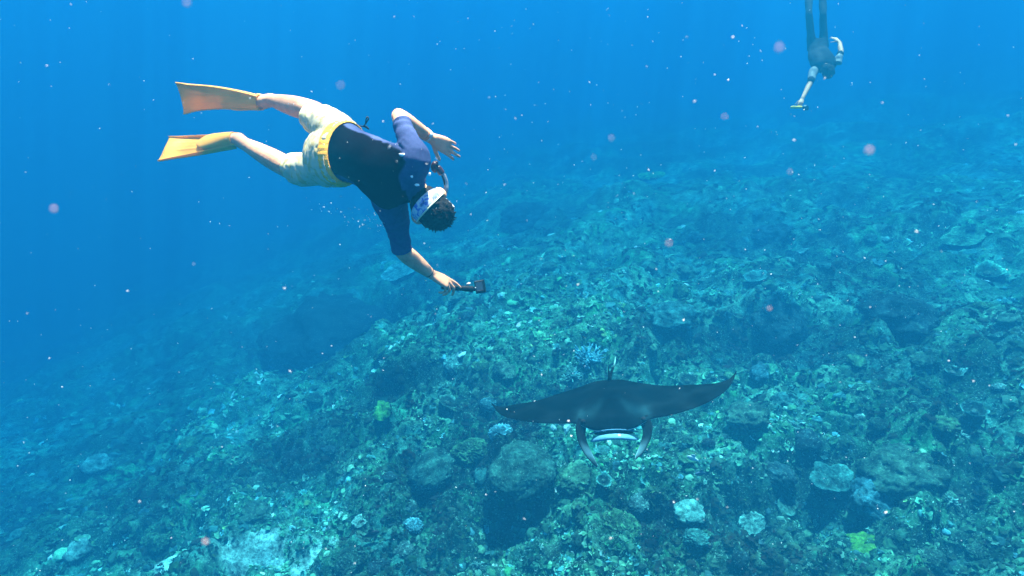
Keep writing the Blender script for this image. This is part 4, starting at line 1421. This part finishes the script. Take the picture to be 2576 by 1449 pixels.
    tm = np_mesh('throat', *loft(rows, 10, 1)); set_col(tm, np.array([.002, .005, .008])); add('throat', tm, WHT, root)
    # head fins: unrolled paddles reaching forward and down, twisted
    for sg in (-1, 1):
        ln_ = 1.18 if sg < 0 else .95
        spine_ = [(.225, .285, -.010, .085, .050), (.244, .335, -.045 * ln_, .080, .036), (.240, .385, -.086 * ln_, .068, .022), (.220, .425, -.128 * ln_, .060, .013), (.190, .460, -.170 * ln_, .048, .008), (.158, .488, -.206 * ln_, .028, .005), (.136, .505, -.230 * ln_, .006, .003)]
        rows = []
        for q, (x_, y_, z_, a_, b_) in enumerate(spine_):
            tw = math.radians(50 + q * 8)
            sd = (mf * math.cos(tw) + (mL * sg) * math.sin(tw) * .9 + mU * .25)
            rows.append((MP(sg * x_, y_, z_), a_ * HS * .55, b_ * HS * .50, sd))
        cm = np_mesh('head_fin', *loft(rows, 18, 6))
        p_ = vcos(cm); n_ = vnormals(cm)
        inner = sstep(.25, .75, n_ @ np.array(list(mL)) * (-sg) + .25 * (n_ @ np.array(list(mf))))
        dist = (p_ - np.array(list(MC))) @ np.array(list(mf)) / HS
        wht = np.clip(inner * sstep(.40, .47, dist), 0, 1) * (.55 + .45 * noise3(p_[:, 0] * 9, p_[:, 1] * 9, p_[:, 2] * 9, 85))
        set_col(cm, np.array([.0025, .006, .009]) * (1 - wht[:, None]) + np.array([.16, .50, .62]) * wht[:, None])
        add('head_fin', cm, WHT, root)
    # eyes on the sides of the head
    for sg in (-1, 1):
        ev, ef = ico(2)
        em = np_mesh('eye', ev * .018 + np.array(list(MP(sg * .222, .325, .004))), ef); set_col(em, np.array([.01, .012, .015]))
        add('eye', em, WHT, root)
    # back fin and whip tail
    df = loft([(MP(.0, -.400, .030), .052 * HS, .010 * HS, mf), (MP(.0, -.430, .065), .040 * HS, .008 * HS, mf), (MP(.0, -.465, .100), .020 * HS, .005 * HS, mf), (MP(.0, -.485, .118), .004 * HS, .002 * HS, mf)], 12, 4)
    dm = np_mesh('back_fin', *df); set_col(dm, np.array([.0025, .006, .008])); add('back_fin', dm, MAN, root)
    tl = [MP(.0, -.43, .01), MP(.012, -.52, .015), MP(.030, -.59, .025), MP(.05, -.68, .035), MP(.066, -.78, .043), MP(.074, -.88, .048)]
    t_m = np_mesh('tail', *tube(tl, [.017, .012, .009, .007, .005, .0025], mU, 10, 5)); 
    q = vcos(t_m); far = sstep(.62, .8, -((q - np.array(list(MC))) @ np.array(list(mf)) / HS))
    set_col(t_m, np.array([.003, .006, .008]) * (1 - far[:, None]) + np.array([.12, .36, .38]) * far[:, None]); add('tail', t_m, MAN, root)


build_manta()
# ------------------------------------------------------------------ the second diver, head down in the haze
def Q(zx, zy, d): return V(1886.8 + zx * .2083, zy * .2083, d * 1.30)


def build_diver():
    org = Q(820, 575, 8.0)
    root = empty('person', org, 'distant diver in dark suit plunging head down in the hazy blue, one arm reaching down', 'person')
    SUIT = pmat('dark_suit', (.014, .016, .02), .8, .25, 12, bump=.1, bscale=40, spec=.05)
    WHITE = pmat('white_sleeve', (.22, .22, .22), .7, .08, 20)
    sh = D(.75, .66, -.05)
    d0, d1 = 8.0, 7.68
    LSh, RSh = Q(770, 850, 7.72), Q(1052, 760, 7.66)            # picture left and right
    LEl, LWr = Q(725, 1005, 7.62), Q(632, 1195, 7.55)
    REl, RWr = Q(1098, 625, 7.66), Q(1082, 510, 7.74)
    hips = [Q(745, 560, 8.02), Q(890, 545, 8.02)]
    knees = [Q(712, 160, 7.95), Q(885, 165, 7.97)]
    ank = [Q(700, -210, 8.15), Q(862, -205, 8.15)]
    toes = [Q(695, -300, 8.12), Q(858, -295, 8.12)]
    skin = []
    hd = Q(935, 862, 7.60); hup = D(.35, -.90, -.30)
    hl2, _ = hand(LWr, Q(600, 1270, 7.50) - LWr, D(.3, -.2, .9), D(-.6, .2, 0), [(20, 30, 20), (40, 50, 30), (45, 55, 30), (45, 55, 30)], .05)
    hr2, _ = hand(RWr, Q(1020, 455, 7.78) - RWr, D(-.2, -.2, .9), D(-.6, -.4, 0), [(10, 18, 12)] * 4, .08)
    skin += [tube([LEl - (LEl - LSh) * .1, LEl, LEl.lerp(LWr, .3), LEl.lerp(LWr, .75), LWr], [.038, .040, .042, .032, .028], D(0, 0, 1)),
             tube([REl - (REl - RSh) * .1, REl, REl.lerp(RWr, .3), REl.lerp(RWr, .75), RWr], [.038, .040, .042, .033, .028], D(0, 0, 1))] + hl2 + hr2
    sv2, sf2 = ico(4)
    hx_ = np.array([list(D(.92, .35, .1)), list(D(-.1, -.3, .95)), list(hup)])
    skin.append((head_shape(sv2) @ hx_ + np.array(list(hd)), sf2))
    skin.append(tube([Q(905, 770, 7.68), Q(918, 810, 7.64), hd], [.06, .055, .05], sh))
    skin.append(loft([(hd + D(-.1, -.3, .95) * .09, .012, .010, sh), (hd + D(-.1, -.3, .95) * .112 - hup * .02, .016, .012, sh), (hd + D(-.1, -.3, .95) * .09 - hup * .04, .010, .006, sh)], 10, 3))
    # upper arms and trunk core run through the suit so that the figure is one body
    skin += [tube([LSh, LSh.lerp(LEl, .5), LEl], [.045, .043, .040], D(0, 0, 1)), tube([RSh, RSh.lerp(REl, .5), REl], [.045, .043, .040], D(0, 0, 1))]
    trunk = [(Q(818, 520, 8.03), .15, .11, D(1, .1, 0)), (Q(822, 590, 7.97), .150, .115, D(.98, .15, 0)), (Q(835, 660, 7.86), .17, .125, D(.95, .25, -.05)), (Q(868, 730, 7.76), .19, .13, D(.9, .36, -.05)), (Q(905, 795, 7.70), .19, .125, D(.86, .42, -.05)), (Q(915, 840, 7.67), .10, .08, D(.86, .42, -.05))]
    skin.append(loft([(p, a - .02, b - .02, s) for p, a, b, s in trunk], 20, 4))
    for h_, k_, a_, t_ in zip(hips, knees, ank, toes):
        skin.append(tube([h_, h_.lerp(k_, .5), k_, k_.lerp(a_, .3), k_.lerp(a_, .7), a_, t_], [.062, .052, .040, .042, .034, .030, .022], D(0, 0, 1)))
    add('body', fuse(skin, .009, 3, 'body'), SKIN, root)
    suit = [loft(trunk, 24, 4)]
    for h_, k_, a_, t_ in zip(hips, knees, ank, toes):
        suit.append(tube([h_ + (h_ - k_) * .12, h_, h_.lerp(k_, .45), h_.lerp(k_, .85), k_, k_.lerp(a_, .3), k_.lerp(a_, .7), a_], [.075, .080, .066, .056, .052, .062, .050, .046], D(0, 0, 1)))
    sm_ = fuse(suit, .010, 5, 'suit')
    p_ = vcos(sm_); n_ = vnormals(sm_)
    set_vcos(sm_, p_ + n_ * (.008 * noise3(p_[:, 0] * 8, p_[:, 1] * 8, p_[:, 2] * 8, 95))[:, None])
    add('suit', sm_, SUIT, root)
    for S_, E_, w0, w1 in ((LSh, LEl, .072, .058), (RSh, REl, .074, .056)):
        sl = fuse([tube([S_ + (S_ - E_) * .05, S_.lerp(E_, .35), S_.lerp(E_, .72)], [w0, (w0 + w1) / 2, w1], D(0, 0, 1))], .010, 3, 'sleeve')
        p_ = vcos(sl); n_ = vnormals(sl)
        set_vcos(sl, p_ + n_ * (.009 * noise3(p_[:, 0] * 14, p_[:, 1] * 14, p_[:, 2] * 14, 96))[:, None])
        add('sleeve', sl, WHITE, root)
        add('cuff', np_mesh('cuff', *tube([S_.lerp(E_, .68), S_.lerp(E_, .98)], [w1 * .98, w1 * .85], D(0, 0, 1), 14, 2)), SUIT, root)
    hv3, hf3 = ico(4)
    hg = head_shape(hv3, .018) * (1 - .3 * np.clip(sstep(.2, .5, hv3[:, 1] - .5 * hv3[:, 2]), 0, 1))[:, None] + hv3 * (.012 * noise3(hv3[:, 0] * 6, hv3[:, 1] * 6, hv3[:, 2] * 6, 97))[:, None]
    add('hair', np_mesh('hair', hg @ hx_ + np.array(list(hd)), hf3), HAIR, root)
    # long fins pointing up, above the frame
    for a_, t_ in zip(ank, toes):
        L_ = (t_ - a_).normalized(); W_ = D(1, 0, 0)
        L_ = D(0, .94, -.34)
        top = min(.42, (SURF - .06 - t_.z) / max(.2, L_.z))
        fv = loft([(t_, .05, .025, W_), (t_ + L_ * top * .35, .075, .012, W_), (t_ + L_ * top * .7, .09, .006, W_), (t_ + L_ * top, .095, .004, W_)], 16, 3)
        add('fin', np_mesh('fin', *fv), SUIT, root)
    # camera in the reaching hand
    cpos = Q(600, 1290, 7.48)
    cm = empty('underwater_camera', cpos, 'yellow and black camera held out by the distant diver', 'camera')
    YEL = pmat('yellow_plastic', (.85, .50, .03), .4, .1)
    hx2 = D(1, .10, .1), D(-.1, .98, 0), D(-.1, 0, -1)
    add('body', boxmesh('body', Q(672, 1305, 7.49), *hx2, .085, .065, .05, .008, 2), BLK, cm)
    add('float_grip', np_mesh('float_grip', *tube([Q(490, 1296, 7.47), Q(500, 1296, 7.47), Q(560, 1296, 7.48), Q(625, 1292, 7.49)], [.012, .023, .023, .018], D(0, 1, 0), 14, 4)), YEL, cm)
    add('lamp', boxmesh('lamp', Q(662, 1280, 7.46), *hx2, .04, .02, .03, .005, 2), pmat('white_plastic', (.7, .7, .6), .4, .1), cm)


build_diver()
# ------------------------------------------------------------------ bubbles, fish, drifting specks
BUB = pmat('bubble_silver', (.86, .86, .84), .12, .06, 60, spec=.9, coat=.5)  # pale base colour stands in for the bubbles' total reflection


def bubble(px, py, d, sx, sy, sz, label, seed, group=None):
    v, f = ico(3)
    v = v * (1 + .16 * noise3(v[:, 0] * 2, v[:, 1] * 2, v[:, 2] * 2, seed))[:, None]
    c = V(px, py, d)
    B = np.array([list(D(1, -.1, 0)), list(D(.1, 1, 0)), list(D(0, 0, 1))])
    return add('air_bubble', np_mesh('air_bubble', (v * np.array([sx, sy, sz])) @ B + np.array(list(c)), f), BUB, origin=c, label=label, cat='air bubble', group=group)


bubble(1015, 390, 2.585, .020, .007, .010, 'widest silvery air bubble caught under the arm on the black shirt', 1)
bubble(1028, 391, 2.575, .006, .004, .005, 'small air bubble touching the widest one on the shirt', 2)
bubble(1036, 436, 2.60, .008, .005, .006, 'upper of two silvery bubbles near the collar of the shirt', 3)
bubble(1036, 444, 2.60, .006, .006, .006, 'lower of two silvery bubbles near the collar of the shirt', 4)
bubble(1049, 465, 2.63, .010, .006, .006, 'air bubble at the nape just above the mask strap', 5)
bubble(1081, 438, 2.62, .005, .007, .005, 'small bubble beside the shoulder next to the snorkel', 6)


def specks(name, pts, sizes, mat, label, cat, seed, stretch=1.0):
    r = np.random.default_rng(seed)
    v = np.array([[1, 0, 0], [-1, 0, 0], [0, 1, 0], [0, -1, 0], [0, 0, 1], [0, 0, -1]], float)
    f = np.array([[0, 2, 4], [2, 1, 4], [1, 3, 4], [3, 0, 4], [2, 0, 5], [1, 2, 5], [3, 1, 5], [0, 3, 5]])
    n = len(pts)
    A = r.normal(size=(n, 3)); A /= np.linalg.norm(A, axis=1)[:, None]
    Bv = np.cross(A, r.normal(size=(n, 3))); Bv /= np.linalg.norm(Bv, axis=1)[:, None]
    Cv = np.cross(A, Bv)
    s = np.asarray(sizes)[:, None] * np.stack([r.uniform(1.0, 1.0 + stretch, n), r.uniform(.5, 1, n), r.uniform(.5, 1, n)], 1)
    P = (v[None, :, 0:1] * (A * s[:, :1])[:, None] + v[None, :, 1:2] * (Bv * s[:, 1:2])[:, None] + v[None, :, 2:3] * (Cv * s[:, 2:])[:, None]) + np.asarray(pts)[:, None]
    F = (f[None] + (np.arange(n) * 6)[:, None, None]).reshape(-1, 3)
    o = add(name, np_mesh(name, P.reshape(-1, 3), F, smooth=True), mat, kind='stuff')
    return tag(o, label, cat)


SNOW = pmat('marine_snow', (.62, .68, .72), .6, .1, 30, translucent=.35)
r_ = np.random.default_rng(44)
pts, sz = [], []
while len(pts) < 1300:
    d = r_.uniform(.7, 6.5) ** 1.0
    x, y = r_.uniform(-1.0, 1.0) * d * 1.05, r_.uniform(-.55, .75) * d * .85
    # thicker in the upper right half of the water
    u = x / d; v_ = y / d
    if r_.uniform() > .35 + .65 * math.exp(-((u - .22) / .35) ** 2 - ((v_ - .22) / .3) ** 2): continue
    p_ = M3 @ Vector((x, y, -d))
    if p_.z > SURF - .1 or p_.z < float(height(np.array([p_.x]), np.array([p_.y]))[0]) + .2: continue
    pts.append(list(p_)); sz.append(r_.uniform(.35, 1.0) ** 2 * .0030 * (.5 + .25 * d))
specks('marine_snow', pts, sz, SNOW, 'tiny pale specks of plankton drifting through the water', 'plankton', 3, .8)
# bubble trail below the chest
pts, sz = [], []
for i in range(75):
    t = r_.uniform(0, 1)
    q = V(790 + 175 * t + r_.normal(0, 14), 512 + 62 * t + r_.normal(0, 12), r_.uniform(2.7, 3.3))
    pts.append(list(q)); sz.append(r_.uniform(.4, 1) ** 2 * .0034)
for i in range(36):
    q = V(r_.uniform(840, 1060), r_.uniform(340, 560), r_.uniform(2.5, 2.58))
    pts.append(list(q)); sz.append(r_.uniform(.4, 1) ** 2 * .0020)
specks('bubble_trail', pts, sz, BUB, 'scattered fine bubbles trailing under the chest of the snorkeller', 'air bubble', 4, .7)
# a few specks close to the lens, far out of focus
PINK = pmat('pink_plankton', (.66, .48, .46), .6, .12, 200, translucent=.4)
near = [(517, 1363, .34, .0028, 'largest blurred pink plankton speck, over the white sand patch'), (1936, 776, .42, .0024, 'bright blurred plankton speck over the slope behind the manta'),
        (1538, 347, .36, .0018, 'blurred plankton speck in open water between the two swimmers'), (1960, 120, .26, .0024, 'faint pink plankton blur beside the legs of the distant diver'),
        (470, 8, .30, .0024, 'pink plankton blur at the very top, left of the fins'), (857, 215, .30, .0020, 'pinkish plankton blur above the raised leg of the snorkeller'),
        (1683, 612, .32, .0022, 'faint plankton blur in mid picture beyond the held camera'), (1823, 293, .34, .0017, 'plankton blur just left of and below the hand of the distant diver'),
        (135, 525, .28, .0020, 'faint plankton blur in the blue at the far left'), (1494, 395, .40, .0014, 'small round plankton speck below the blurred one in open water'),
        (2187, 378, .27, .0026, 'large faint plankton blur right of the distant diver, above the slope'), (1987, 432, .36, .0017, 'oblong plankton blur below the distant diver')]
for i, (px, py, d, r0, lb) in enumerate(near):
    v, f = ico(3)
    v = v * (1 + .25 * noise3(v[:, 0] * 1.7, v[:, 1] * 1.7, v[:, 2] * 1.7, 200 + i))[:, None]
    c = V(px, py, d)
    add('plankton_speck', np_mesh('plankton_speck', v * r0 * .36 + np.array(list(c)), f), PINK, origin=c, label=lb, cat='plankton', group='out of focus plankton specks')


def fish(px, py, L, heading, col, label, lift=.12, group='small reef fish'):
    g, t = ground(px, py)
    c = g + Vector((0, 0, lift))
    f_ = Vector((math.cos(heading), math.sin(heading), .05)).normalized(); u = Vector((0, 0, 1)); s = f_.cross(u).normalized(); u = s.cross(f_)
    root = empty('reef_fish', c, label, 'fish', group)
    m = pmat('fish_' + str(px), col, .45, .3, 40, spec=.4)
    secs = [(c + f_ * L * x, h * L, w_ * L, u) for x, h, w_ in ((.5, .02, .02), (.42, .10, .06), (.25, .19, .09), (.05, .22, .095), (-.18, .15, .06), (-.34, .06, .03), (-.38, .05, .02))]
    add('body', np_mesh('body', *loft(secs, 14, 4)), m, root)
    tail = np.array([list(c + f_ * L * x + u * L * z + s * L * y) for x, z, y in ((-.34, .05, .006), (-.34, -.05, .006), (-.52, .17, .002), (-.46, 0, .003), (-.52, -.17, .002), (-.34, .05, -.006), (-.34, -.05, -.006), (-.52, .17, -.002), (-.46, 0, -.003), (-.52, -.17, -.002))])
    ft = np.array([[0, 3, 2], [0, 1, 3], [1, 4, 3], [5, 7, 8], [5, 8, 6], [6, 8, 9]])
    add('tail_fin', np_mesh('tail_fin', tail, ft), m, root)
    bf = loft([(c + f_ * L * .22 + u * L * .17, .03 * L, .010 * L, f_), (c + f_ * L * .05 + u * L * .25, .14 * L, .008 * L, f_), (c - f_ * L * .1 + u * L * .30, .06 * L, .004 * L, f_)], 10, 3)
    add('back_fin', np_mesh('back_fin', *bf), m, root)


fish(935, 1366, .20, .4, (.010, .014, .018), 'small dark fish above the rubble by the sand patch')
fish(1742, 1172, .16, 2.6, (.55, .70, .72), 'small silvery fish on the slope right of the manta head fins', .1)
fish(1400, 915, .15, .2, (.014, .03, .04), 'slim dark fish left of the pale blue branching coral', .15)
fish(1690, 938, .14, 3.0, (.02, .05, .06), 'dark fish hovering behind the farther wing of the manta', .15)
fish(2285, 985, .18, .5, (.012, .02, .03), 'dark fish low over the slope toward the right edge', .15)
fish(1760, 1215, .15, 3.3, (.03, .07, .12), 'bluish fish near the bottom, left of the dark hollow', .1)
# ------------------------------------------------------------------ unseen water sheet overhead, added to dapple the sunlight
def build_surface():
    nx_, ny_ = 90, 80
    gx = np.linspace(-45, 45, nx_); gy = np.linspace(-25, 55, ny_)
    X, Y = np.meshgrid(gx, gy, indexing='ij')
    Z = SURF - 0.06 + 0.05 * noise2(X * 0.35, Y * 0.35, 401)
    i = np.arange(nx_ - 1)[:, None]; j = np.arange(ny_ - 1)[None]
    q = i * ny_ + j
    f = np.stack([q, q + ny_, q + ny_ + 1, q + 1], -1).reshape(-1, 4)
    m = bpy.data.materials.new('ripple_light_pattern'); m.use_nodes = True
    t = m.node_tree; t.nodes.clear()
    o = t.nodes.new('ShaderNodeOutputMaterial'); tr = t.nodes.new('ShaderNodeBsdfTransparent')
    g = t.nodes.new('ShaderNodeNewGeometry')
    wn = t.nodes.new('ShaderNodeTexNoise'); wn.inputs['Scale'].default_value = 1.6; wn.inputs['Detail'].default_value = 2
    t.links.new(g.outputs['Position'], wn.inputs['Vector'])
    ad = t.nodes.new('ShaderNodeVectorMath'); ad.operation = 'MULTIPLY_ADD'
    t.links.new(wn.outputs['Color'], ad.inputs[0]); ad.inputs[1].default_value = (0.35, 0.35, 0); t.links.new(g.outputs['Position'], ad.inputs[2])
    vo = t.nodes.new('ShaderNodeTexVoronoi'); vo.voronoi_dimensions = '2D'; vo.feature = 'DISTANCE_TO_EDGE'; vo.inputs['Scale'].default_value = 2.6  # caustic light net painted into the sheet's transparency
    t.links.new(ad.outputs['Vector'], vo.inputs['Vector'])
    mr = t.nodes.new('ShaderNodeMapRange'); mr.interpolation_type = 'SMOOTHSTEP'
    mr.inputs['From Min'].default_value = 0.0; mr.inputs['From Max'].default_value = 0.20; mr.inputs['To Min'].default_value = 1.0; mr.inputs['To Max'].default_value = 0.50
    t.links.new(vo.outputs['Distance'], mr.inputs['Value'])
    bn = t.nodes.new('ShaderNodeTexNoise'); bn.inputs['Scale'].default_value = 0.5; bn.inputs['Detail'].default_value = 3
    t.links.new(g.outputs['Position'], bn.inputs['Vector'])
    b2 = t.nodes.new('ShaderNodeMapRange'); b2.inputs['From Min'].default_value = 0.32; b2.inputs['From Max'].default_value = 0.66; b2.inputs['To Min'].default_value = 0.55; b2.inputs['To Max'].default_value = 1.0  # broad bright and dim light patches painted in as well
    t.links.new(bn.outputs['Fac'], b2.inputs['Value'])
    mu = t.nodes.new('ShaderNodeMath'); mu.operation = 'MULTIPLY'
    t.links.new(mr.outputs['Result'], mu.inputs[0]); t.links.new(b2.outputs['Result'], mu.inputs[1])
    t.links.new(mu.outputs[0], tr.inputs['Color']); t.links.new(tr.outputs[0], o.inputs['Surface'])
    add('water_caustic_sheet', np_mesh('water_caustic_sheet', np.stack([X, Y, Z], -1).reshape(-1, 3), f), m, kind='structure')


build_surface()
# ------------------------------------------------------------------ the water itself
hv = np.array([(x, y, z) for x in (-150, 150) for y in (-40, 150) for z in (-29, SURF + 0.1)], float)
hf = np.array([[0, 1, 3, 2], [4, 6, 7, 5], [0, 4, 5, 1], [2, 3, 7, 6], [0, 2, 6, 4], [1, 5, 7, 3]])
hm = bpy.data.materials.new('sea_water')
hm.use_nodes = True
ht = hm.node_tree
ht.nodes.clear()
pv = ht.nodes.new('ShaderNodeVolumePrincipled')
ho = ht.nodes.new('ShaderNodeOutputMaterial')
ht.links.new(pv.outputs[0], ho.inputs['Volume'])
SS, ST = (0.0004, 0.0098, 0.0199), (0.168, 0.084, 0.063)       # scattering, extinction per metre (r, g, b)
dens = max(ST) * 1.02
hc = [a / dens for a in SS]
ha = [(1 - (t_ - a) / (dens * (1 - c_))) ** 2 for a, t_, c_ in zip(SS, ST, hc)]
pv.inputs['Density'].default_value = dens
pv.inputs['Color'].default_value = (*hc, 1)
pv.inputs['Absorption Color'].default_value = (*ha, 1)
pv.inputs['Anisotropy'].default_value = 0.0
add('haze', np_mesh('haze', hv, hf, smooth=False), hm, kind='stuff')
